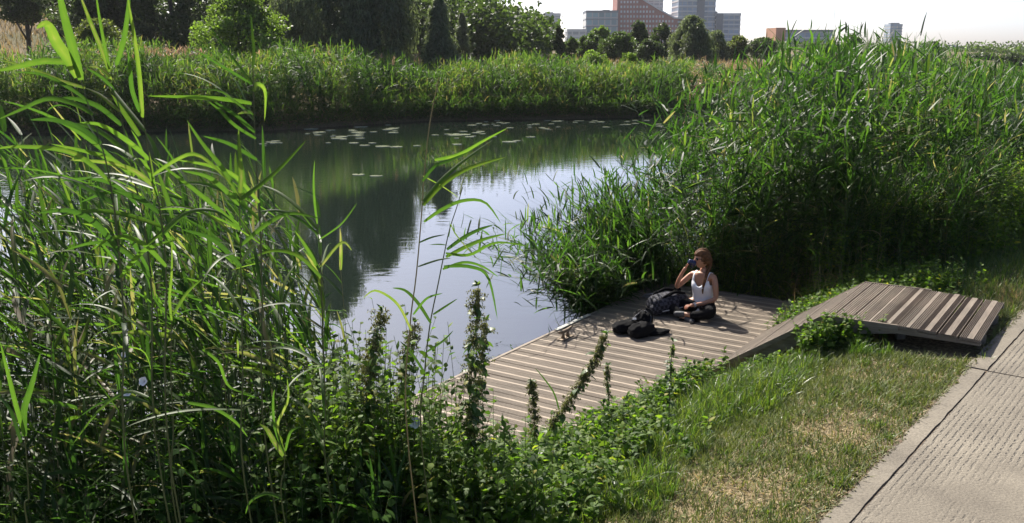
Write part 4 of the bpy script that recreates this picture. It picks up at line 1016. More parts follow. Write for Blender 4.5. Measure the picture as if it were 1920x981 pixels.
# ------------------------------------------------------------------ near left reed bed
def left_bed():
    acc, st = Acc(), Acc()
    poly = [(-5.6, 4.6), (-1.15, 5.3), (-0.95, 6.2), (-1.5, 7.4), (-2.6, 8.6), (-4.4, 9.2), (-7.2, 8.8)]
    p = poly_points(poly, 850); b = z3(p); b[:, 2] = np.maximum(b[:, 2], -0.2)
    ztop = 3.7 - p[:, 1] * np.interp(p[:, 0] / p[:, 1], [-0.6, -0.40, -0.27, -0.20, -0.14], [0.10, 0.12, 0.13, 0.17, 0.27])
    h = (ztop - b[:, 2]) * np.clip(rng.normal(0.86, 0.13, len(p)), 0.5, 1.05)
    reeds(acc, st, b, h, 14, ll=0.40, lw=0.0205, lean_az=-1.3, lean=0.16, K=8, wind=0.5, fold=0.35, low=0.1, dry=0.035, r0=0.1, r1=1.0, droop=0.85, stemr=0.0045, sides=5, el0=0.28, esd=0.35)
    # thick lower layer, leaf tones cut darker to stand in for shade
    poly2 = [(-6.2, 4.3), (-0.55, 4.9), (-0.6, 6.6), (-1.7, 7.4), (-3.4, 8.6), (-6.6, 8.2)]
    p = poly_points(poly2, 1100); b = z3(p)
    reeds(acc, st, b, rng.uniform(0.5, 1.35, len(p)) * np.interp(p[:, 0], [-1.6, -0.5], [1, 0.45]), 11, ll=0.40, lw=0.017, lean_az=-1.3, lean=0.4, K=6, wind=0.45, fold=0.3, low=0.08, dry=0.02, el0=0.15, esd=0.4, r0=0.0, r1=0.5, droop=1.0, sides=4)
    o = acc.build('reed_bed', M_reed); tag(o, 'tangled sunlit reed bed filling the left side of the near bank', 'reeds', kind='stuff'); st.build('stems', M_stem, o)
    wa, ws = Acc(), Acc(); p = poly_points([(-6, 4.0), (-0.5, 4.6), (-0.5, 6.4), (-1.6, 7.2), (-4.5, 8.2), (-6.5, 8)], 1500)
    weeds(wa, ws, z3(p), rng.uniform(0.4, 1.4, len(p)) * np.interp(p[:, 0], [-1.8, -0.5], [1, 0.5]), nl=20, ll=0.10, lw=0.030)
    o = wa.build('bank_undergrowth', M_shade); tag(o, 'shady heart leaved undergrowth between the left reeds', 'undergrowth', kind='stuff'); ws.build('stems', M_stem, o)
left_bed()

# ------------------------------------------------------------------ single reeds that stand out
def curve(pts, n):
    P = np.array(pts, float); m = len(P); t = np.linspace(0, m - 1, n); out = []
    for u in t:
        i = min(int(u), m - 2); f = u - i; p0, p1, p2, p3 = P[max(i - 1, 0)], P[i], P[i + 1], P[min(i + 2, m - 1)]
        out.append(0.5 * ((2 * p1) + (-p0 + p2) * f + (2 * p0 - 5 * p1 + 4 * p2 - p3) * f * f + (-p0 + 3 * p1 - 3 * p2 + p3) * f ** 3))
    return np.array(out)

def single_reed(label, d, stem, lvs, r=0.0045, dry_tip=False, group=None, fill=8):
    """stem and leaf lines traced as (photo x, y) at distance d; each leaf gets its own depth lean"""
    S = np.array([at(x, y, d + 0.02 * i) for i, (x, y) in enumerate(stem)]); S = S[::-1]          # root first
    foot = S[0].copy(); g = float(ground(foot[0] + 0.05, foot[1] + 0.15)); S = np.concatenate([[np.array([foot[0] + 0.08, foot[1] + 0.15, g - 0.05])], S])
    root = empty('reed', tuple(S[0]), label, 'reed', group)
    P = curve(S, 26); a = Acc(); tubes(a, P[None], np.linspace(1, 0.45, 26)[None] * r, 7, rnd=0.45 if not dry_tip else 0.85); a.build('stem', M_stem, root)
    for k, lf in enumerate(lvs):
        pts, w = lf[0], lf[1] * 0.78; rv = min(0.9, lf[2]) if len(lf) > 2 else rng.uniform(0.5, 0.9)
        swing = rng.uniform(-0.22, 0.22)
        Q = np.array([at(x, y, d + swing * (i / (len(pts) - 1))) for i, (x, y) in enumerate(pts)]); K = 14; Q = curve(Q, K)
        W = prof_reed(K) * w; T = nv(np.gradient(Q, axis=0)); view = nv(Q - np.array([0, 0, H]))
        sd = np.cross(T, view); tilt = rng.uniform(-0.7, 0.7); sd = nv(sd) * math.cos(tilt) + view * math.sin(tilt)
        a = Acc(); ribbons(a, Q[None], W[None], sd[None], fold=0.3, rnd=rv, tipshift=0.05)
        a.build('leaf', M_reed if rv < 1.5 else M_dry, root)
    # further leaves lower down the stem
    if fill:
        i = rng.integers(6, 19, fill); a0 = -1.3 + rng.normal(0, 0.8, fill)
        for j in range(fill):
            a = Acc(); A = arcs(P[i[j]][None], a0[j:j + 1], np.array([rng.uniform(0.2, 1.0)]), np.array([rng.uniform(0.6, 1.7)]), np.array([rng.uniform(0.35, 0.6)]), 12)
            ribbons(a, A, prof_reed(12)[None] * rng.uniform(0.011, 0.016), side_of(a0[j:j + 1], rng.normal(0, 0.5, 1)), fold=0.3, rnd=rng.uniform(0.3, 0.9)); a.build('leaf', M_reed, root)

single_reed('tall reed at upper left with one broad leaf folded over at its tip', 3.6,
    [(152, 150), (168, 204), (194, 285), (209, 357), (219, 433), (232, 600), (240, 900)],
    [([(152, 150), (135, 85), (118, 20), (104, -50)], 0.030, 0.75), ([(146, 145), (126, 108), (106, 80), (95, 55), (84, 44), (68, 54)], 0.040, 0.85), ([(140, 118), (80, 115), (30, 126), (-10, 134)], 0.022, 0.8),
     ([(160, 165), (110, 150), (50, 125), (-5, 112)], 0.013, 0.95), ([(165, 190), (130, 165), (80, 140), (25, 135)], 0.014, 0.5), ([(175, 215), (140, 195), (90, 185), (40, 205), (-5, 225)], 0.018, 0.6),
     ([(190, 270), (150, 240), (100, 225), (55, 225)], 0.022, 0.3), ([(205, 340), (160, 300), (110, 280), (30, 275), (-10, 280)], 0.018, 0.8), ([(212, 380), (160, 350), (110, 330), (50, 330)], 0.02, 0.5), ([(222, 470), (180, 420), (130, 395), (70, 400)], 0.022, 0.4), ([(226, 520), (270, 470), (330, 450)], 0.018, 0.7)])
single_reed('reed with two upright crossing top leaves, second of the tall reeds from the left', 3.9,
    [(208, 132), (218, 180), (232, 240), (250, 330), (270, 420), (285, 560), (295, 850)],
    [([(206, 135), (185, 80), (165, 30), (148, -15)], 0.016, 0.9), ([(205, 130), (195, 80), (186, 30), (178, -25)], 0.014, 0.7), ([(212, 150), (188, 128), (165, 125)], 0.012, 0.95), ([(216, 170), (190, 145), (162, 128)], 0.014, 0.4),
     ([(225, 210), (190, 180), (160, 165)], 0.013, 0.95), ([(228, 235), (185, 200), (140, 185), (110, 185)], 0.020, 0.45), ([(240, 290), (200, 255), (160, 235), (120, 235)], 0.020, 0.6), ([(262, 255), (235, 215), (210, 178)], 0.020, 0.8), ([(252, 330), (210, 300), (165, 285), (95, 270)], 0.020, 0.8),
     ([(262, 390), (220, 350), (170, 335), (110, 340)], 0.020, 0.35), ([(275, 460), (320, 420), (350, 390)], 0.016, 0.75), ([(285, 520), (230, 470), (180, 455), (120, 470)], 0.02, 0.5)])
single_reed('reed with a very long sunlit upright leaf, third of the tall reeds from the left', 3.7,
    [(268, 222), (275, 260), (285, 330), (300, 395), (312, 520), (318, 860)],
    [([(267, 220), (262, 150), (252, 70), (238, -10)], 0.020, 0.85), ([(218, 122), (232, 75), (240, 20), (242, -20)], 0.020, 0.6), ([(262, 210), (248, 170), (244, 130), (240, 95)], 0.016, 0.4),
     ([(272, 245), (235, 200), (205, 160)], 0.016, 0.7), ([(280, 300), (240, 265), (190, 235), (150, 230)], 0.020, 0.75), ([(285, 330), (330, 300), (370, 290), (420, 330), (450, 370)], 0.014, 0.85),
     ([(290, 350), (250, 320), (200, 305), (130, 300)], 0.020, 0.9), ([(300, 400), (255, 370), (205, 360), (150, 380)], 0.022, 0.35), ([(305, 440), (350, 400), (400, 395), (440, 420)], 0.018, 0.6), ([(312, 500), (265, 455), (215, 445), (170, 470)], 0.020, 0.7)])
single_reed('slender upright reed with folded white leaf standing before the far bank water', 4.2,
    [(474, 128), (475, 160), (477, 230), (480, 300), (486, 385), (492, 560), (496, 820)],
    [([(474, 128), (476, 95), (473, 60), (470, 25)], 0.013, 0.7), ([(474, 158), (445, 120), (415, 80), (390, 44)], 0.011, 0.5), ([(472, 158), (435, 135), (400, 115), (365, 92)], 0.011, 0.3), ([(475, 172), (480, 158), (492, 162), (498, 180), (496, 228)], 0.018, 0.85),
     ([(472, 194), (420, 186), (350, 182), (275, 180)], 0.020, 0.75), ([(475, 215), (440, 190), (410, 170), (360, 168)], 0.012, 0.6), ([(478, 248), (440, 215), (400, 190)], 0.018, 0.35), ([(480, 260), (440, 235), (410, 205), (390, 190)], 0.016, 0.5), ([(482, 300), (430, 270), (380, 255)], 0.018, 0.4), ([(474, 212), (460, 210), (445, 214)], 0.014, 0.95), ([(486, 380), (440, 330), (390, 310), (330, 300)], 0.018, 0.8)], r=0.0042)
single_reed('reed ending in one stiff vertical leaf, left of the slender upright reed', 4.0,
    [(449, 372), (450, 430), (452, 520), (455, 700), (458, 900)],
    [([(449, 372), (452, 330), (449, 285), (447, 240)], 0.020, 0.85), ([(450, 375), (490, 345), (530, 310), (575, 262)], 0.020, 0.75), ([(449, 385), (415, 350), (385, 330), (340, 320)], 0.020, 0.6), ([(450, 380), (420, 320), (380, 270), (350, 225)], 0.018, 0.7), ([(451, 430), (400, 385), (350, 345), (290, 300)], 0.022, 0.65), ([(452, 460), (500, 420), (545, 400), (600, 410)], 0.018, 0.6), ([(452, 500), (400, 450), (340, 430)], 0.020, 0.4)])
single_reed('reed with a wide raised leaf, right edge of the left reed bed', 4.6,
    [(595, 420), (600, 480), (604, 580), (610, 760), (612, 880)],
    [([(595, 420), (590, 380), (588, 340), (590, 300)], 0.012, 0.6), ([(596, 430), (560, 390), (520, 360), (480, 345)], 0.020, 0.7), ([(597, 440), (560, 410), (520, 395), (470, 400)], 0.018, 0.5), ([(598, 450), (640, 420), (670, 380)], 0.010, 0.6), ([(602, 520), (560, 480), (510, 470), (460, 490)], 0.020, 0.8), ([(601, 500), (640, 455), (660, 470)], 0.014, 0.9)])
single_reed('reed stalk with a straw yellow bare tip rising across the water in mid frame', 4.3,
    [(823, 145), (806, 230), (796, 320), (789, 420), (780, 520), (768, 620), (762, 800)],
    [([(797, 330), (790, 340), (815, 300), (860, 290), (905, 265), (952, 240)][2:], 0.016, 0.8), ([(793, 385), (830, 345), (880, 315), (950, 294)], 0.022, 0.85), ([(793, 378), (825, 340), (865, 305), (925, 262)], 0.020, 0.65), ([(792, 340), (815, 312), (845, 300), (880, 285)], 0.014, 0.3),
     ([(795, 416), (830, 392), (870, 376), (910, 380), (940, 420)], 0.016, 0.6), ([(793, 330), (830, 350), (862, 372)], 0.006, 1.0), ([(786, 455), (810, 445), (835, 440)], 0.008, 0.4), ([(784, 500), (820, 488), (846, 484)], 0.010, 0.5), ([(771, 620), (745, 570), (705, 545), (680, 560)], 0.013, 0.9), ([(775, 590), (800, 560), (830, 550)], 0.012, 0.5)], r=0.0042, dry_tip=True, fill=0)
single_reed('reed with drooping paired leaves beside the straw tipped stalk', 4.4,
    [(868, 350), (856, 390), (843, 430), (832, 480), (820, 540), (806, 610), (796, 700), (790, 830)],
    [([(862, 365), (866, 345), (872, 325)], 0.008, 0.6), ([(838, 468), (870, 445), (900, 430), (925, 422)], 0.017, 0.4), ([(836, 482), (875, 462), (910, 448), (950, 438)], 0.018, 0.75), ([(836, 475), (880, 478), (930, 455), (990, 462)], 0.014, 0.7), ([(832, 500), (880, 500), (915, 520), (933, 600)], 0.016, 0.45), ([(830, 505), (870, 492), (905, 500), (935, 520)], 0.013, 0.6),
     ([(808, 606), (785, 570), (760, 545), (735, 540)], 0.018, 0.5), ([(812, 590), (835, 575), (858, 560)], 0.010, 0.6), ([(845, 420), (855, 440), (880, 470), (900, 490)], 0.006, 0.9), ([(800, 660), (830, 640), (850, 620)], 0.010, 0.5), ([(797, 700), (770, 660), (750, 640)], 0.012, 0.6)], r=0.0042, fill=0)
single_reed('young reed with a broad pale fan of leaves low in the dark left foreground', 4.0,
    [(534, 848), (533, 880), (531, 960)],
    [([(534, 850), (520, 800), (540, 750), (538, 708)], 0.014, 0.9), ([(533, 850), (515, 800), (512, 750), (515, 730)], 0.012, 0.5), ([(531, 855), (515, 830), (500, 805), (487, 795)], 0.022, 0.95), ([(535, 845), (545, 810), (565, 800)], 0.012, 0.6), ([(528, 935), (500, 925), (470, 940), (460, 965)], 0.014, 0.6)], fill=0)
single_reed('reed with two broad leaves held in a V at the lower left edge', 3.6,
    [(46, 815), (50, 860), (54, 930), (56, 1000)],
    [([(46, 815), (30, 760), (15, 700), (0, 640)], 0.018, 0.7), ([(46, 818), (45, 770), (60, 720), (76, 660)], 0.024, 0.55), ([(40, 830), (20, 770), (-5, 740)], 0.016, 0.4)], fill=0)
single_reed('reed with an arching pale leaf crossing the shadow at lower left', 4.1,
    [(322, 600), (320, 700), (325, 800), (328, 960)],
    [([(322, 602), (318, 560), (322, 510), (322, 440)], 0.012, 0.85), ([(318, 600), (290, 560), (275, 520), (262, 500)], 0.010, 0.5), ([(325, 590), (350, 550), (380, 522)], 0.014, 0.8), ([(278, 745), (235, 735), (185, 770), (135, 835)], 0.016, 0.75), ([(278, 755), (240, 745), (190, 755), (145, 785)], 0.012, 0.35), ([(352, 755), (400, 765), (440, 790), (465, 820)], 0.016, 0.6), ([(380, 655), (410, 680), (430, 725), (475, 740)], 0.014, 0.7), ([(200, 660), (230, 650), (270, 660), (285, 700)], 0.008, 0.8)], fill=0)
single_reed('short reed beside the landing with two spreading leaves over the boards', 7.4,
    [(1052, 575 + 210), (1050, 800), (1046, 850)],
    [([(1052, 785), (1040, 740), (1020, 710), (1003, 690)], 0.014, 0.5)], fill=0)

# ------------------------------------------------------------------ nettles
def nettle(label, d, line, broad=0.05, nseed=60, leafn=16, spread=1.0, leafl=0.10, group=None):
    nseed = int(nseed * 0.75); leafn = int(leafn * 1.6)
    S = np.array([at(x, y, d + 0.03 * i) for i, (x, y) in enumerate(line)])[::-1]
    g = float(ground(S[0][0], S[0][1])); S = np.concatenate([[np.array([S[0][0], S[0][1], min(g, S[0][2] - 0.05) - 0.03])], S])
    root = empty('nettle', tuple(S[0]), label, 'nettle', group); P = curve(S, 24); Lt = np.linalg.norm(np.diff(P, axis=0), axis=1).sum()
    a = Acc(); tubes(a, P[None], np.linspace(1, 0.4, 24)[None] * 0.005, 7, rnd=0.5); a.build('stem', M_stem, root)
    # leaves in pairs
    n = leafn * 4; t = rng.uniform(0.08, 0.93, n); f = t * 23; i = np.clip(f.astype(int), 0, 22); B = P[i] + (P[i + 1] - P[i]) * (f - i)[:, None]
    a = Acc(); leaves(a, B + rng.normal(0, 0.01, B.shape), rng.uniform(0, 6.28, n), rng.normal(-0.1, 0.45, n), leafl * rng.uniform(0.6, 1.25, n) * (1.15 - 0.6 * t), leafl * 0.27 * rng.uniform(0.7, 1.2, n) * (1.15 - 0.6 * t), K=6, droop=1.2, rnd=rng.random(n)); 
    # little top leaves
    m = 10; tb = np.repeat(P[-1][None], m, 0); leaves(a, tb, rng.uniform(0, 6.28, m), rng.normal(0.7, 0.3, m), rng.uniform(0.03, 0.06, m), np.full(m, 0.009), K=5); a.build('foliage', M_nettle, root)
    # hanging seed strings: each a cluster of tiny beads
    ns = nseed; t = rng.uniform(0.38, 0.97, ns) ; f = t * 23; i = np.clip(f.astype(int), 0, 22); B = P[i] + (P[i + 1] - P[i]) * (f - i)[:, None]
    a = Acc(); azs = rng.uniform(0, 6.28, ns); A = arcs(B, azs, rng.normal(0.5, 0.3, ns), rng.uniform(1.2, 2.2, ns), broad * rng.uniform(0.7, 1.6, ns) * (1.25 - 0.6 * t), 7)
    k = 26
    for j in range(1, 7):
        c = np.repeat(A[:, j], k // 5, 0); c = c + rng.normal(0, 0.0055, c.shape); q = len(c)
        leaves(a, c, rng.uniform(0, 6.28, q), rng.normal(-0.6, 0.7, q), rng.uniform(0.010, 0.022, q), rng.uniform(0.003, 0.006, q), K=3, rnd=rng.random(q))
    a.build('seed_strings', M_seed, root)
nettle('tallest nettle wrapped in bindweed, standing in front of the landing edge', 5.6, [(897, 535), (893, 600), (886, 680), (880, 760), (884, 860), (890, 950)], broad=0.075, nseed=150, leafn=24, leafl=0.10)
nettle('second strand of the tallest nettle clump, leaning left over the landing', 5.7, [(912, 600), (905, 660), (893, 740), (885, 820), (880, 930)], broad=0.07, nseed=90, leafn=20, leafl=0.10)
nettle('brown seeded nettle at the right edge of the left reeds', 5.3, [(716, 580), (706, 630), (694, 690), (692, 760), (700, 850), (704, 950)], broad=0.07, nseed=150, leafn=18, leafl=0.10)
nettle('nettle between the brown seeded one and the tallest one', 5.6, [(778, 605), (766, 660), (752, 720), (748, 800), (750, 900)], broad=0.06, nseed=90, leafn=20, leafl=0.09)
nettle('small straight nettle spike in front of the landing boards', 6.6, [(997, 715), (1000, 750), (1003, 800), (1002, 850)], broad=0.045, nseed=110, leafn=6, leafl=0.06)
nettle('nettle spike leaning right across the landing boards', 6.0, [(1137, 625), (1118, 672), (1090, 720), (1055, 770), (1028, 810), (1008, 870)], broad=0.045, nseed=170, leafn=9, leafl=0.10)
nettle('small green nettle right of the leaning spike', 7.2, [(1140, 685), (1139, 715), (1141, 760)], broad=0.03, nseed=30, leafn=9, leafl=0.055)
nettle('low nettle on the bank left of the black bag', 6.9, [(1262, 640), (1258, 680), (1256, 730)], broad=0.03, nseed=14, leafn=12, leafl=0.06)

# bindweed flowers and pale leaf
M_white = simple('petal', (0.72, 0.70, 0.70), 0.6, var=0.05)
def bindweed(x, y, d, r, label):
    p = Vector(at(x, y, d)); bm = bmesh.new(); n = 20; rings = []
    for rr, dz in ((0.12, -1.0), (0.25, -0.45), (0.6, -0.12), (1.0, 0.0)):
        rings.append([bm.verts.new(Vector((math.cos(2 * math.pi * k / n), math.sin(2 * math.pi * k / n), 0)) * r * rr * (1 + (0.08 if rr == 1.0 else 0) * math.cos(5 * 2 * math.pi * k / n)) + Vector((0, 0, dz * r * 1.2))) for k in range(n)])
    for a, b in zip(rings, rings[1:]):
        for k in range(n): bm.faces.new((a[k], a[(k + 1) % n], b[(k + 1) % n], b[k]))
    q = Vector((random.uniform(-0.4, 0.3), -1, random.uniform(0.1, 0.6))).to_track_quat('Z', 'Y').to_matrix().to_4x4()
    bmesh.ops.transform(bm, matrix=Matrix.Translation(p) @ q, verts=bm.verts)
    tag(bm_obj('bindweed_flower', bm, M_white, smooth=True, origin=p), label, 'flower', 'white bindweed flowers in the left undergrowth')
bindweed(232, 665, 4.5, 0.014, 'small white bindweed flower, upper one in the dark left undergrowth')
bindweed(268, 715, 4.5, 0.022, 'white bindweed flower beside the arching pale leaf')
bindweed(238, 738, 4.4, 0.018, 'white bindweed flower, lower left one in the dark undergrowth')
bindweed(778, 793, 5.4, 0.034, 'white bindweed flower at the left corner of the landing')
bindweed(930, 868, 5.6, 0.022, 'white bindweed flower below the tallest nettle')

# ------------------------------------------------------------------ floating leaf patches
M_pad = simple('lily_pad', (0.24, 0.26, 0.17), 0.18, var=0.3, scale=3)
M_pad.node_tree.nodes['Principled BSDF'].inputs['Specular IOR Level'].default_value = 0.8
def pads():
    spots = []
    for cx, cy_, sx_, sy_, n in ((510, 268, 22, 7, 6), (600, 250, 20, 8, 7), (660, 255, 35, 14, 16), (720, 243, 28, 6, 8), (870, 250, 45, 9, 14), (930, 232, 45, 8, 12), (1010, 238, 40, 5, 10), (1090, 228, 40, 4, 9), (1180, 232, 50, 6, 10), (700, 272, 60, 8, 6), (1250, 236, 25, 5, 5), (950, 262, 80, 10, 6), (680, 330, 30, 3, 2)):
        for _ in range(n): spots.append((random.gauss(cx, sx_ * 0.6), cy_ + random.gauss(0, sy_ * 0.6)))
    for i, (x, y) in enumerate(spots):
        p = on(x, max(y, 226), 0.006)
        if p[1] > shore_far(p[0]) - 0.2: p[1] = shore_far(p[0]) - 0.3 - random.random()
        r = random.uniform(0.09, 0.21) * (1.0 if random.random() < 0.8 else 1.7); bm = bmesh.new(); n = 18
        a0 = random.uniform(0, 6.28); top = []; bot = []; asp = random.uniform(0.65, 1)
        for k in range(n):
            a = a0 + 0.25 + (2 * math.pi - 0.5) * k / (n - 1); rr = r * (1 + 0.05 * math.sin(5 * a))
            top.append(bm.verts.new((rr * math.cos(a), rr * asp * math.sin(a), 0.012))); bot.append(bm.verts.new((rr * math.cos(a), rr * asp * math.sin(a), -0.004)))
        c = bm.verts.new((0, 0, 0.010)); c2 = bm.verts.new((0, 0, -0.005)); 
        for k in range(n - 1):
            bm.faces.new((c, top[k], top[k + 1])); bm.faces.new((c2, bot[k + 1], bot[k])); bm.faces.new((top[k], bot[k], bot[k + 1], top[k + 1]))
        bm.faces.new((c, c2, bot[0], top[0])); bm.faces.new((c, top[-1], bot[-1], c2))
        o = bm_obj('lily_pad', bm, M_pad); o.location = (p[0], p[1], 0.006)
        tag(o, 'pale floating lily pad on the river near the far bank', 'lily pad', 'lily pads floating along the far bank')
pads()
# ------------------------------------------------------------------ seated woman
def skin_obj(verts, edges, root_i=0, sub=2):
    me = bpy.data.meshes.new('tmp'); me.from_pydata([v[0] for v in verts], edges, [])
    o = bpy.data.objects.new('tmp', me); C.objects.link(o)
    m = o.modifiers.new('s', 'SKIN'); m.use_smooth_shade = True
    sv = me.skin_vertices[0].data
    for i, v in enumerate(verts):
        r = v[1]; sv[i].radius = r if hasattr(r, '__len__') else (r, r); sv[i].use_root = (i == root_i)
    s = o.modifiers.new('d', 'SUBSURF'); s.levels = sub; s.render_levels = sub
    dg = bpy.context.evaluated_depsgraph_get(); out = bpy.data.meshes.new_from_object(o.evaluated_get(dg))
    bpy.data.objects.remove(o); return out

def mesh_join(name, meshes, mat, parent):
    bm = bmesh.new()
    for me in meshes: bm.from_mesh(me)
    o = bm_obj(name, bm, mat, parent, smooth=True)
    return o

def limb(pts, rads):
    return [(tuple(p), r) for p, r in zip(pts, rads)], [(i, i + 1) for i in range(len(pts) - 1)]

SKIN = simple('skin', (0.42, 0.21, 0.125), 0.5, var=0.06, scale=12)
SKIN.node_tree.nodes['Principled BSDF'].inputs['Subsurface Weight'].default_value = 0.08
HAIR = simple('hair', (0.12, 0.052, 0.020), 0.7, var=0.6, scale=30, bump=0.6, bscale=90)
HAIR.node_tree.nodes['Principled BSDF'].inputs['Specular IOR Level'].default_value = 0.2
TOP = simple('white_cotton', (0.80, 0.80, 0.82), 0.8, var=0.03, bump=0.2, bscale=30)
BLACK = simple('black_fabric', (0.005, 0.005, 0.006), 0.95, var=0.3, scale=30, bump=0.5, bscale=50)
BLACK.node_tree.nodes['Principled BSDF'].inputs['Specular IOR Level'].default_value = 0.15
DGREY = simple('charcoal_fabric', (0.05, 0.052, 0.058), 0.7, var=0.3, scale=30, bump=0.3, bscale=50)

def woman():
    base = on(1318, 588, DECK_Z); O = Vector((base[0], base[1], DECK_Z))
    fw = Vector((-0.66, -0.75, 0)).normalized(); lf = Vector((0, 0, 1)).cross(fw)       # her front, her left
    def L(f, l, z): return O + fw * f + lf * l + Vector((0, 0, z))
    root = empty('person', tuple(O), 'woman in a white vest sitting cross legged on the landing drinking from a dark cup', 'person')
    # body: pelvis, spine, neck, arms, legs in one surface
    V, E_ = [], []
    def add(p, r, parent=None):
        V.append((tuple(p), r)); i = len(V) - 1
        if parent is not None: E_.append((parent, i))
        return i
    pel = add(L(0, 0, 0.115), (0.135, 0.10)); sp1 = add(L(0.02, 0, 0.24), (0.115, 0.085), pel); sp2 = add(L(0.035, 0, 0.36), (0.125, 0.09), sp1)
    ch = add(L(0.03, 0, 0.47), (0.125, 0.085), sp2); nk = add(L(0.03, 0, 0.565), 0.046, ch); nk2 = add(L(0.045, 0.0, 0.63), 0.045, nk)
    # her left arm (camera right): down to the lap
    lsh = add(L(0.03, 0.155, 0.515), 0.046, ch); lup = add(L(0.06, 0.20, 0.38), 0.039, lsh); lel = add(L(0.07, 0.215, 0.245), 0.034, lup); lfa = add(L(0.20, 0.13, 0.20), 0.030, lel); lwr = add(L(0.315, 0.055, 0.19), 0.021, lfa); lpa = add(L(0.37, 0.02, 0.185), 0.026, lwr)
    # her right arm: elbow raised forward, hand at the mouth
    rsh = add(L(0.03, -0.155, 0.515), 0.046, ch); rup = add(L(0.10, -0.235, 0.42), 0.038, rsh); rel = add(L(0.17, -0.31, 0.325), 0.033, rup); rfa = add(L(0.20, -0.255, 0.45), 0.029, rel); rwr = add(L(0.205, -0.195, 0.565), 0.021, rfa); rpa = add(L(0.19, -0.165, 0.62), 0.026, rwr)
    # legs crossed
    for s in (1, -1):
        h = add(L(0.05, 0.10 * s, 0.105), 0.088, pel); t = add(L(0.20, 0.215 * s, 0.125), 0.073, h); k = add(L(0.33, 0.30 * s, 0.125), 0.058, t)
        c = add(L(0.40, 0.17 * s, 0.085), 0.050, k); a = add(L(0.43, 0.03 * s, 0.06 + 0.02 * s), 0.032, c); f = add(L(0.44, -0.07 * s, 0.05 + 0.03 * s), 0.030, a); add(L(0.47, -0.14 * s, 0.045 + 0.03 * s), 0.024, f)
    body = skin_obj(V, E_, pel, 2)
    meshes = [body]
    # hands: fingers rooted in the palm
    def fingers(palm, dirv, across, curl, rad=0.0078):
        for i, (o, ln) in enumerate(((-0.027, 0.070), (-0.009, 0.080), (0.009, 0.075), (0.027, 0.058))):
            p0 = palm + across * o - dirv * 0.01; p1 = palm + across * o * 1.1 + dirv * 0.030; p2 = p1 + (dirv * 0.75 + curl * 0.65).normalized() * ln * 0.42; p3 = p2 + (dirv * 0.25 + curl).normalized() * ln * 0.36
            v, e = limb([p0, p1, p2, p3], [rad * 1.15, rad * 1.1, rad, rad * 0.8]); meshes.append(skin_obj(v, e, 0, 1))
        b0 = palm - across * 0.022 - dirv * 0.015; p1 = b0 - across * 0.022 + dirv * 0.022 + curl * 0.006; p2 = p1 + (dirv * 0.6 + curl * 0.8).normalized() * 0.03
        v, e = limb([b0, p1, p2], [rad * 1.3, rad * 1.15, rad * 0.9]); meshes.append(skin_obj(v, e, 0, 1))
    headc = L(0.075, -0.005, 0.735)
    look = Vector((-0.98, -0.20, -0.02)).normalized()                      # face turned to the river, camera left
    sidev = Vector((0, 0, 1)).cross(look).normalized(); upv = look.cross(sidev)
    mouth = headc + look * 0.098 - upv * 0.055
    cup_c = mouth + look * 0.042 + upv * 0.018
    rp = Vector(V[rpa][0]); d1 = (cup_c - rp).normalized()
    fingers(rp, (d1 * 0.5 + Vector((0, 0, 0.7))).normalized(), (sidev * 0.5 + look * 0.3).normalized(), (-look * 0.3 + d1).normalized())
    lp = Vector(V[lpa][0]); fingers(lp, (fw * 0.8 - lf * 0.5).normalized(), (fw * 0.5 + lf * 0.8).normalized(), Vector((0, 0, -1)))
    # head
    bm = bmesh.new(); bmesh.ops.create_uvsphere(bm, u_segments=36, v_segments=28, radius=1)
    for v in bm.verts:
        x, y, z = v.co            # x forward, y left, z up
        fx = 0.098 if x > 0 else 0.100
        px, py, pz = x * fx, y * 0.076, z * 0.118
        if z < 0: py *= 1 + z * 0.28; px *= 1 + z * (0.10 if x > 0 else 0.32)
        if z < -0.45 and x > 0.1: px += 0.012 * (-z - 0.45) * 2
        nose = math.exp(-((z + 0.16) / 0.20) ** 2 - (y / 0.17) ** 2) * (x > 0); px += 0.024 * nose * (1 if z < 0.02 else 0.6)
        eye = math.exp(-((z - 0.06) / 0.12) ** 2 - ((abs(y) - 0.42) / 0.20) ** 2) * (x > 0.3); px -= 0.010 * eye
        lips = math.exp(-((z + 0.50) / 0.07) ** 2 - (y / 0.30) ** 2) * (x > 0.3); px += 0.006 * lips
        v.co = headc + look * px + sidev * py + upv * pz
    me = bpy.data.meshes.new('h'); bm.to_mesh(me); bm.free(); meshes.append(me)
    for s in (1, -1):
        bm = bmesh.new(); bmesh.ops.create_uvsphere(bm, u_segments=12, v_segments=10, radius=1)
        for v in bm.verts:
            x, y, z = v.co; v.co = headc + look * (-0.008 + x * 0.017) + sidev * (s * 0.076 + y * 0.008) + upv * (-0.012 + z * 0.031)
        me = bpy.data.meshes.new('e'); bm.to_mesh(me); bm.free(); meshes.append(me)
    mesh_join('body', meshes, SKIN, root)
    # lips and eyes
    LIP = simple('lips', (0.42, 0.13, 0.11), 0.4); 
    bm = bmesh.new(); bmesh.ops.create_uvsphere(bm, u_segments=12, v_segments=8, radius=1)
    for v in bm.verts: x, y, z = v.co; v.co = headc + look * (0.094 + x * 0.008) + sidev * y * 0.022 + upv * (-0.059 + z * 0.008)
    bm_obj('mouth', bm, LIP, root, smooth=True)
    # hair: cap, ponytail/braid over the near shoulder
    bm = bmesh.new(); bmesh.ops.create_uvsphere(bm, u_segments=36, v_segments=28, radius=1)
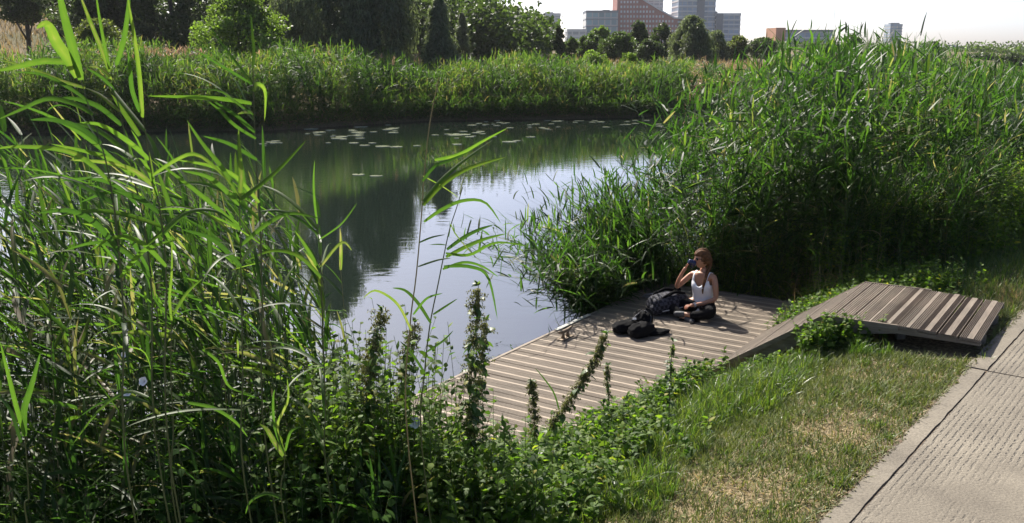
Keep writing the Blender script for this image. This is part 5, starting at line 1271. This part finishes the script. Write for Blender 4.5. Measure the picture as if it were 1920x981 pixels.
    for v in list(bm.verts):
        x, y, z = v.co; r = 1.17 + 0.04 * math.sin(14 * math.atan2(y, z + 0.3) + 4 * x)
        hairline = 0.36 + 0.5 * min(0, z)
        cut = (x > 0.42 and z < 0.40) or (x > 0.02 and z < -0.12) or z < -0.50
        if cut: r = 0.90
        px, py, pz = x * 0.103 * r, y * 0.079 * r, z * 0.120 * r
        if z < 0: py *= 1 + z * 0.25
        v.co = headc + look * (px - 0.004) + sidev * py + upv * pz
    bm_obj('hair', bm, HAIR, root, smooth=True)
    nb = headc - look * 0.085 - upv * 0.05
    near = lf * 0.9 - Vector((0, 0, 0))
    pts = [nb, headc - look * 0.085 + lf * 0.02 - upv * 0.11, L(0.045, 0.07, 0.575), L(0.125, 0.085, 0.50), L(0.15, 0.075, 0.42), L(0.155, 0.07, 0.35), L(0.15, 0.07, 0.30)]
    vs, e = limb(pts, [0.030, 0.028, 0.024, 0.022, 0.019, 0.014, 0.006]); o = mesh_join('braid', [skin_obj(vs, e, 0, 2)], HAIR, root)
    vs, e = limb([headc - look * 0.06 + upv * 0.04, headc - look * 0.115 - upv * 0.03, headc - look * 0.105 - upv * 0.13], [0.05, 0.036, 0.024]); mesh_join('hair_tail', [skin_obj(vs, e, 0, 2)], HAIR, root)
    # vest: torso shell with scooped neck and straps
    bm = bmesh.new(); n = 40; rows = []
    prof = [(0.02, 0.175, 0.135, 0.0), (0.07, 0.176, 0.135, 0.0), (0.13, 0.160, 0.122, 0.008), (0.20, 0.138, 0.105, 0.018), (0.27, 0.134, 0.104, 0.026), (0.33, 0.142, 0.114, 0.036), (0.38, 0.148, 0.122, 0.042), (0.43, 0.148, 0.116, 0.040), (0.47, 0.146, 0.105, 0.034)]
    for j, (z, rl, rf, of) in enumerate(prof):
        row = []
        for k in range(n):
            a = 2 * math.pi * k / n; cl, cf = math.cos(a), math.sin(a)
            wr = 1 + 0.012 * math.sin(a * 9 + z * 40)
            bust = 0.022 * math.exp(-((z - 0.385) / 0.055) ** 2) * (math.exp(-((cl - 0.5) / 0.28) ** 2) + math.exp(-((cl + 0.5) / 0.28) ** 2)) * (cf > 0)
            zz = z
            if j >= 7:                                        # neckline scoop at the front, armhole at the sides
                dip = 0.045 * (j - 6) * (math.exp(-((cl) / 0.42) ** 2) * (cf > 0)) + 0.03 * (j - 6) * (abs(cl) > 0.86)
                zz = z - dip
            row.append(bm.verts.new(L(of + (cf * rf + bust) * wr, cl * rl * wr, zz)))
        rows.append(row)
    for a, b in zip(rows, rows[1:]):
        for k in range(n): bm.faces.new((a[k], a[(k + 1) % n], b[(k + 1) % n], b[k]))
    vest = bm_obj('vest', bm, TOP, root, smooth=True)
    for s in (1, -1):
        strap = [L(0.125, 0.088 * s, 0.43), L(0.118, 0.092 * s, 0.475), L(0.09, 0.094 * s, 0.53), L(0.03, 0.094 * s, 0.565), L(-0.035, 0.092 * s, 0.535), L(-0.065, 0.088 * s, 0.46)]
        P = curve([tuple(p) for p in strap], 14); a = Acc(); ribbons(a, P[None], np.full((1, 14), 0.013), np.array([tuple(lf)]), rnd=0.5); o = a.build('strap', TOP, vest)
        sm = o.modifiers.new('t', 'SOLIDIFY'); sm.thickness = 0.004
    # trousers
    V2, E2 = [], []
    def ad2(p, r, parent=None):
        V2.append((tuple(p), r)); i = len(V2) - 1
        if parent is not None: E2.append((parent, i))
        return i
    p0 = ad2(L(0, 0, 0.115), (0.155, 0.112)); ad2(L(0.0, 0, 0.17), (0.148, 0.105), p0)
    for s in (1, -1):
        h = ad2(L(0.05, 0.10 * s, 0.108), 0.100, p0); t = ad2(L(0.20, 0.215 * s, 0.125), 0.088, h); k = ad2(L(0.335, 0.30 * s, 0.125), 0.074, t)
        c = ad2(L(0.40, 0.17 * s, 0.088), 0.066, k); ad2(L(0.425, 0.055 * s, 0.066 + 0.015 * s), 0.050, c)
    mesh_join('trousers', [skin_obj(V2, E2, p0, 2)], BLACK, root)
    for s in (1, -1):
        vs, e = limb([L(0.432, 0.015 * s, 0.055 + 0.02 * s), L(0.44, -0.06 * s, 0.045 + 0.03 * s), L(0.475, -0.15 * s, 0.04 + 0.03 * s)], [0.042, 0.042, 0.034]); mesh_join('shoe', [skin_obj(vs, e, 0, 2)], DGREY, root)
    # sunglasses
    GL = simple('dark_lens', (0.01, 0.01, 0.012), 0.1, var=0.01)
    gl = None
    for s in (1, -1):
        bm = bmesh.new(); bmesh.ops.create_uvsphere(bm, u_segments=16, v_segments=10, radius=1)
        for v in bm.verts: x, y, z = v.co; v.co = headc + look * (0.088 - 0.010 * abs(y * s + 1) * 0.5 + x * 0.006) + sidev * (s * 0.034 + y * 0.026) + upv * (0.008 + z * 0.020)
        o = bm_obj('lens', bm, GL, root, smooth=True)
    for s in (1, -1):
        bm = bmesh.new(); tube_bm(bm, [headc + look * 0.088 + sidev * s * 0.056 + upv * 0.016, headc + look * 0.05 + sidev * s * 0.077 + upv * 0.014, headc - look * 0.01 + sidev * s * 0.081 + upv * 0.008], 0.0035, 6); bm_obj('glasses_arm', bm, GL, root)
    # wristband
    w = Vector(V[lwr][0]); dv = (Vector(V[lpa][0]) - w).normalized(); bm = bmesh.new(); tube_bm(bm, [w - dv * 0.012, w + dv * 0.010], 0.0285, 14); bm_obj('wristband', bm, simple('pale_band_strap', (0.6, 0.6, 0.6), 0.4), root)
    # cup, held
    NAVY = simple('navy_enamel', (0.012, 0.016, 0.06), 0.25, var=0.05)
    ax = (upv * 0.80 + look * 0.58).normalized()            # tipped towards the mouth
    ax = (look * 0.85 + upv * 0.35).normalized()
    root2 = empty('cup', tuple(cup_c), 'dark navy cup held to the mouth of the seated woman', 'cup')
    q = ax.to_track_quat('Z', 'Y').to_matrix().to_4x4(); Mx = Matrix.Translation(cup_c) @ q
    bm = bmesh.new(); n = 24; rings = []
    for r, z in ((0.0, 0.045), (0.028, 0.045), (0.034, 0.038), (0.040, -0.035), (0.043, -0.045), (0.040, -0.045), (0.032, 0.030), (0.0, 0.034)):
        rings.append([bm.verts.new(Mx @ Vector((math.cos(2 * math.pi * k / n) * max(r, 0.0005), math.sin(2 * math.pi * k / n) * max(r, 0.0005), z))) for k in range(n)])
    for a, b in zip(rings, rings[1:]):
        for k in range(n): bm.faces.new((a[k], a[(k + 1) % n], b[(k + 1) % n], b[k]))
    bm_obj('mug', bm, NAVY, root2, smooth=True)
    bm = bmesh.new(); sd = Vector((0, -1, 0)); tube_bm(bm, [cup_c + upv * (-0.036) + ax * 0.022, cup_c - upv * 0.062 + ax * 0.014, cup_c - upv * 0.064 - ax * 0.012, cup_c - upv * 0.038 - ax * 0.024], 0.006, 8); bm_obj('handle', bm, NAVY, root2, smooth=True)
woman()

# ------------------------------------------------------------------ belongings on the landing
def quilt_mat():
    m, nt, N, L, b = mat_new('quilted_fabric'); tc = N.new('ShaderNodeTexCoord'); mp = N.new('ShaderNodeMapping'); mp.inputs['Rotation'].default_value = (0.3, 0.2, R(45)); L.new(tc.outputs['Object'], mp.inputs[0])
    ch = N.new('ShaderNodeTexChecker'); ch.inputs['Scale'].default_value = 24; ch.inputs['Color1'].default_value = (0.060, 0.060, 0.075, 1); ch.inputs['Color2'].default_value = (0.015, 0.015, 0.02, 1); L.new(mp.outputs[0], ch.inputs[0])
    L.new(ch.outputs[0], b.inputs['Base Color']); b.inputs['Roughness'].default_value = 0.8; b.inputs['Specular IOR Level'].default_value = 0.2
    bp = N.new('ShaderNodeBump'); bp.inputs['Distance'].default_value = 0.006; L.new(ch.outputs[1], bp.inputs['Height']); L.new(bp.outputs[0], b.inputs['Normal']); return m
M_quilt = quilt_mat()

def blob(bm, c, ax, ay, az_, rot=0.0, wr=0.03, seed=0, flat=True, seg=40):
    r_ = random.Random(seed); ph = [r_.uniform(0, 6.28) for _ in range(6)]
    r = bmesh.ops.create_uvsphere(bm, u_segments=seg, v_segments=seg // 2, radius=1)
    for v in r['verts']:
        x, y, z = v.co; a = math.atan2(y, x)
        k = 1 + wr * (math.sin(3 * a + ph[0] + 2 * z) + 0.7 * math.sin(7 * a + ph[1] - 5 * z) + 0.5 * math.sin(11 * z + ph[2] + 2 * a))
        # superellipsoid-like fullness
        s_ = lambda q: math.copysign(abs(q) ** 0.8, q)
        x, y, z = s_(x) * ax * k, s_(y) * ay * k, s_(z) * az_ * k
        X = x * math.cos(rot) - y * math.sin(rot); Y = x * math.sin(rot) + y * math.cos(rot)
        zz = c[2] + z
        v.co = (c[0] + X, c[1] + Y, max(zz, DECK_Z + 0.012) if flat else zz)

def backpack():
    p = on(1253, 588, DECK_Z); c = Vector((p[0], p[1] + 0.06, DECK_Z + 0.125)); rot = R(28)
    root = empty('backpack', (c.x, c.y, DECK_Z), 'grey quilted backpack lying in front of the seated woman', 'backpack')
    bm = bmesh.new(); blob(bm, c, 0.30, 0.19, 0.14, rot, 0.025, 3); bm_obj('bag_body', bm, M_quilt, root, smooth=True)
    bm = bmesh.new(); blob(bm, (c.x - 0.12, c.y - 0.13, DECK_Z + 0.085), 0.16, 0.09, 0.085, rot, 0.03, 5); bm_obj('pocket', bm, M_quilt, root, smooth=True)
    d = Vector((math.cos(rot), math.sin(rot), 0)); s = Vector((-math.sin(rot), math.cos(rot), 0))
    for k in (-0.07, 0.07):
        bm = bmesh.new(); tube_bm(bm, [c + d * 0.24 + s * k, c + d * 0.20 + s * k + Vector((0, 0, 0.13)), c + d * 0.02 + s * (k * 1.4) + Vector((0, 0, 0.165)), c - d * 0.14 + s * (k * 1.5) + Vector((0, 0, 0.12)), c - d * 0.24 + s * k + Vector((0, 0, 0.02))], [0.014, 0.020, 0.022, 0.018, 0.010], 8); bm_obj('shoulder_strap', bm, BLACK, root, smooth=True)
    bm = bmesh.new(); tube_bm(bm, [c - s * 0.185 + d * 0.27, c - s * 0.205 + d * 0.05 + Vector((0, 0, -0.02)), c - s * 0.19 - d * 0.22 + Vector((0, 0, -0.04))], 0.006, 6); bm_obj('zip', bm, simple('zip_metal', (0.5, 0.5, 0.5), 0.4, 0.3), root, smooth=True)
backpack()

def jacket():
    p = on(1196, 624, DECK_Z); c = Vector((p[0], p[1], DECK_Z + 0.05))
    root = empty('shoulder_bag', (c.x, c.y, DECK_Z), 'soft black shoulder bag with buckled straps slumped on the landing boards', 'bag')
    bm = bmesh.new(); blob(bm, (c.x - 0.11, c.y + 0.05, DECK_Z + 0.06), 0.22, 0.12, 0.085, R(25), 0.05, 11); bm_obj('bag_body', bm, BLACK, root, smooth=True)
    bm = bmesh.new(); blob(bm, (c.x + 0.02, c.y - 0.12, DECK_Z + 0.065), 0.19, 0.11, 0.095, R(40), 0.06, 12); bm_obj('side_pouch', bm, BLACK, root, smooth=True)
    bm = bmesh.new(); blob(bm, (c.x + 0.08, c.y + 0.16, DECK_Z + 0.11), 0.17, 0.11, 0.13, R(60), 0.07, 13); bm_obj('top_flap', bm, BLACK, root, smooth=True)
    bm = bmesh.new(); blob(bm, (c.x + 0.17, c.y - 0.06, DECK_Z + 0.03), 0.20, 0.10, 0.035, R(10), 0.08, 14); bm_obj('loose_cloth', bm, BLACK, root, smooth=True)
    for k, (a, b) in enumerate(((0.0, 0.02), (0.05, 0.06))):
        bm = bmesh.new(); tube_bm(bm, [c + Vector((-0.10 + a, -0.02 + b, 0.07)), c + Vector((-0.02 + a, 0.03 + b, 0.15)), c + Vector((0.05 + a, 0.08 + b, 0.19)), c + Vector((0.12 + a, 0.05 + b, 0.12)), c + Vector((0.10 + a, -0.02 + b, 0.04))], 0.009, 6); bm_obj('strap', bm, DGREY, root, smooth=True)
    bm = bmesh.new(); box(bm, (-0.022, -0.016, -0.003), (0.022, 0.016, 0.003), Matrix.Translation(c + Vector((-0.045, 0.0, 0.125))) @ Matrix.Rotation(0.6, 4, 'X')); bm_obj('buckle', bm, simple('buckle_metal', (0.5, 0.5, 0.5), 0.35, 0.8), root, bevel=0.002)
jacket()

def small_things():
    p = on(1228, 566, DECK_Z); c = Vector((p[0], p[1], DECK_Z + 0.034))
    root = empty('water_bottle', (c.x, c.y, DECK_Z), 'small clear bottle with a blue label lying beside the backpack', 'bottle')
    d = Vector((0.75, 0.6, 0)).normalized()
    def lathe(prof, mat, nm):
        bm = bmesh.new(); n = 16; q = d.to_track_quat('Z', 'Y').to_matrix().to_4x4(); Mx = Matrix.Translation(c) @ q; rings = []
        for r, z in prof: rings.append([bm.verts.new(Mx @ Vector((math.cos(2 * math.pi * k / n) * r, math.sin(2 * math.pi * k / n) * r, z))) for k in range(n)])
        for a, b in zip(rings, rings[1:]):
            for k in range(n): bm.faces.new((a[k], a[(k + 1) % n], b[(k + 1) % n], b[k]))
        bm.faces.new(rings[0][::-1]); bm.faces.new(rings[-1]); bm_obj(nm, bm, mat, root, smooth=True)
    lathe(((0.02, -0.11), (0.032, -0.10), (0.032, 0.06), (0.024, 0.09), (0.012, 0.105)), simple('clear_plastic', (0.55, 0.68, 0.72), 0.15, var=0.1), 'bottle_body')
    lathe(((0.0335, -0.05), (0.0335, 0.03)), simple('blue_label', (0.03, 0.16, 0.45), 0.4, var=0.1), 'wrapper')
    lathe(((0.014, 0.106), (0.014, 0.124)), simple('white_cap', (0.8, 0.8, 0.8), 0.4), 'cap')
    p = on(1240, 556, DECK_Z); c = Vector((p[0], p[1], DECK_Z))
    root = empty('camera_tripod', tuple(c), 'folded grey and black tripod lying behind the backpack', 'tripod')
    d = Vector((0.86, 0.5, 0))
    for k in range(3):
        o = Vector((-0.02, 0.028, 0)) * (k - 1) + Vector((0, 0, 0.03 + 0.028 * (k == 1)))
        bm = bmesh.new(); tube_bm(bm, [c - d * 0.30 + o, c + d * 0.22 + o], 0.013, 8); bm_obj('leg', bm, simple('grey_tube', (0.22, 0.21, 0.22), 0.4, 0.4), root, smooth=True)
        bm = bmesh.new(); tube_bm(bm, [c - d * 0.02 + o, c + d * 0.03 + o], 0.019, 8); bm_obj('leg_clamp', bm, BLACK, root, smooth=True)
    bm = bmesh.new(); blob(bm, c + d * 0.27 + Vector((0, 0, 0.05)), 0.06, 0.045, 0.045, 0.5, 0.05, 9, seg=20); bm_obj('tripod_head', bm, BLACK, root, smooth=True)
    # sandal pair before her
    for i, (x, y) in enumerate(((1287, 600), (1302, 604))):
        p = on(x, y, DECK_Z); c = Vector((p[0], p[1], DECK_Z + 0.008)); a = 0.5 + 0.5 * i
        root = empty('sandal', (c.x, c.y, DECK_Z), 'black sandal in front of the woman, ' + ('left one of the pair' if i == 0 else 'right one of the pair'), 'sandal', 'pair of black sandals')
        bm = bmesh.new(); blob(bm, (c.x, c.y, DECK_Z + 0.014), 0.12, 0.042, 0.012, a, 0.01, 3, seg=24); bm_obj('sole', bm, BLACK, root, smooth=True)
        dd = Vector((math.cos(a), math.sin(a), 0)); ss = Vector((-math.sin(a), math.cos(a), 0))
        bm = bmesh.new(); tube_bm(bm, [c + dd * 0.03 + ss * 0.04, c + dd * 0.035 + ss * 0.02 + Vector((0, 0, 0.03)), c + dd * 0.035 - ss * 0.02 + Vector((0, 0, 0.03)), c + dd * 0.03 - ss * 0.04], 0.007, 6); bm_obj('strap', bm, DGREY, root, smooth=True)
small_things()

# ------------------------------------------------------------------ distant walker on the meadow
def walker():
    D = 92.0; p = at(1220, 122, D); z0 = float(ground(p[0], D)) 
    root = empty('person', (p[0], D, z0), 'tiny distant person in a white shirt on the far meadow path', 'person')
    Q = lambda x, y, z: (p[0] + x, D + y, z0 + z)
    V = [(Q(0, 0, 0.92), (0.16, 0.12)), (Q(0, 0, 1.15), (0.15, 0.11)), (Q(0, 0, 1.38), (0.17, 0.11)), (Q(0, 0, 1.50), 0.05), (Q(0, 0, 1.56), 0.05), (Q(0, 0, 1.66), 0.095),
         (Q(0.19, 0, 1.40), 0.05), (Q(0.25, 0, 1.15), 0.04), (Q(0.24, -0.08, 0.92), 0.03), (Q(-0.19, 0, 1.40), 0.05), (Q(-0.25, 0, 1.15), 0.04), (Q(-0.24, -0.08, 0.92), 0.03),
         (Q(0.09, 0, 0.86), 0.085), (Q(0.10, -0.05, 0.48), 0.058), (Q(0.10, 0, 0.08), 0.04), (Q(0.10, -0.12, 0.03), 0.035), (Q(-0.09, 0, 0.86), 0.085), (Q(-0.10, 0.05, 0.48), 0.058), (Q(-0.10, 0.1, 0.08), 0.04), (Q(-0.10, -0.02, 0.03), 0.035)]
    E_ = [(0, 1), (1, 2), (2, 3), (3, 4), (4, 5), (2, 6), (6, 7), (7, 8), (2, 9), (9, 10), (10, 11), (0, 12), (12, 13), (13, 14), (14, 15), (0, 16), (16, 17), (17, 18), (18, 19)]
    mesh_join('body', [skin_obj(V, E_, 0, 1)], SKIN, root)
    S = [(Q(0, 0, 0.92), (0.19, 0.14)), (Q(0, 0, 1.15), (0.175, 0.13)), (Q(0, 0, 1.40), (0.19, 0.13)), (Q(0.20, 0, 1.40), 0.07), (Q(0.25, 0, 1.2), 0.06), (Q(-0.20, 0, 1.40), 0.07), (Q(-0.25, 0, 1.2), 0.06)]
    mesh_join('shirt', [skin_obj(S, [(0, 1), (1, 2), (2, 3), (3, 4), (2, 5), (5, 6)], 0, 1)], TOP, root)
    T_ = [(Q(0, 0, 0.92), (0.17, 0.13)), (Q(0.09, 0, 0.80), 0.10), (Q(0.10, -0.05, 0.48), 0.075), (Q(0.10, 0, 0.14), 0.06), (Q(-0.09, 0, 0.80), 0.10), (Q(-0.10, 0.05, 0.48), 0.075), (Q(-0.10, 0.1, 0.14), 0.06)]
    mesh_join('trousers', [skin_obj(T_, [(0, 1), (1, 2), (2, 3), (0, 4), (4, 5), (5, 6)], 0, 1)], DGREY, root)
    bm = bmesh.new(); bmesh.ops.create_uvsphere(bm, u_segments=12, v_segments=8, radius=0.1); bmesh.ops.translate(bm, verts=bm.verts, vec=Vector(Q(0, 0.02, 1.70))); bm_obj('hair', bm, HAIR, root, smooth=True)
walker()
# ------------------------------------------------------------------ summer haze
def haze():
    bm = bmesh.new(); box(bm, (-700, -60, -3.0), (900, 760, 75))
    m = bpy.data.materials.new('haze'); m.use_nodes = True; nt = m.node_tree; nt.nodes.clear()
    out = nt.nodes.new('ShaderNodeOutputMaterial'); v = nt.nodes.new('ShaderNodeVolumePrincipled')
    v.inputs['Color'].default_value = (0.93, 0.96, 1.0, 1); v.inputs['Density'].default_value = 0.00014; v.inputs['Anisotropy'].default_value = 0.2
    nt.links.new(v.outputs[0], out.inputs['Volume'])
    tag(bm_obj('haze', bm, m), 'thin pale summer haze over the river and skyline', 'haze', kind='stuff')
haze()
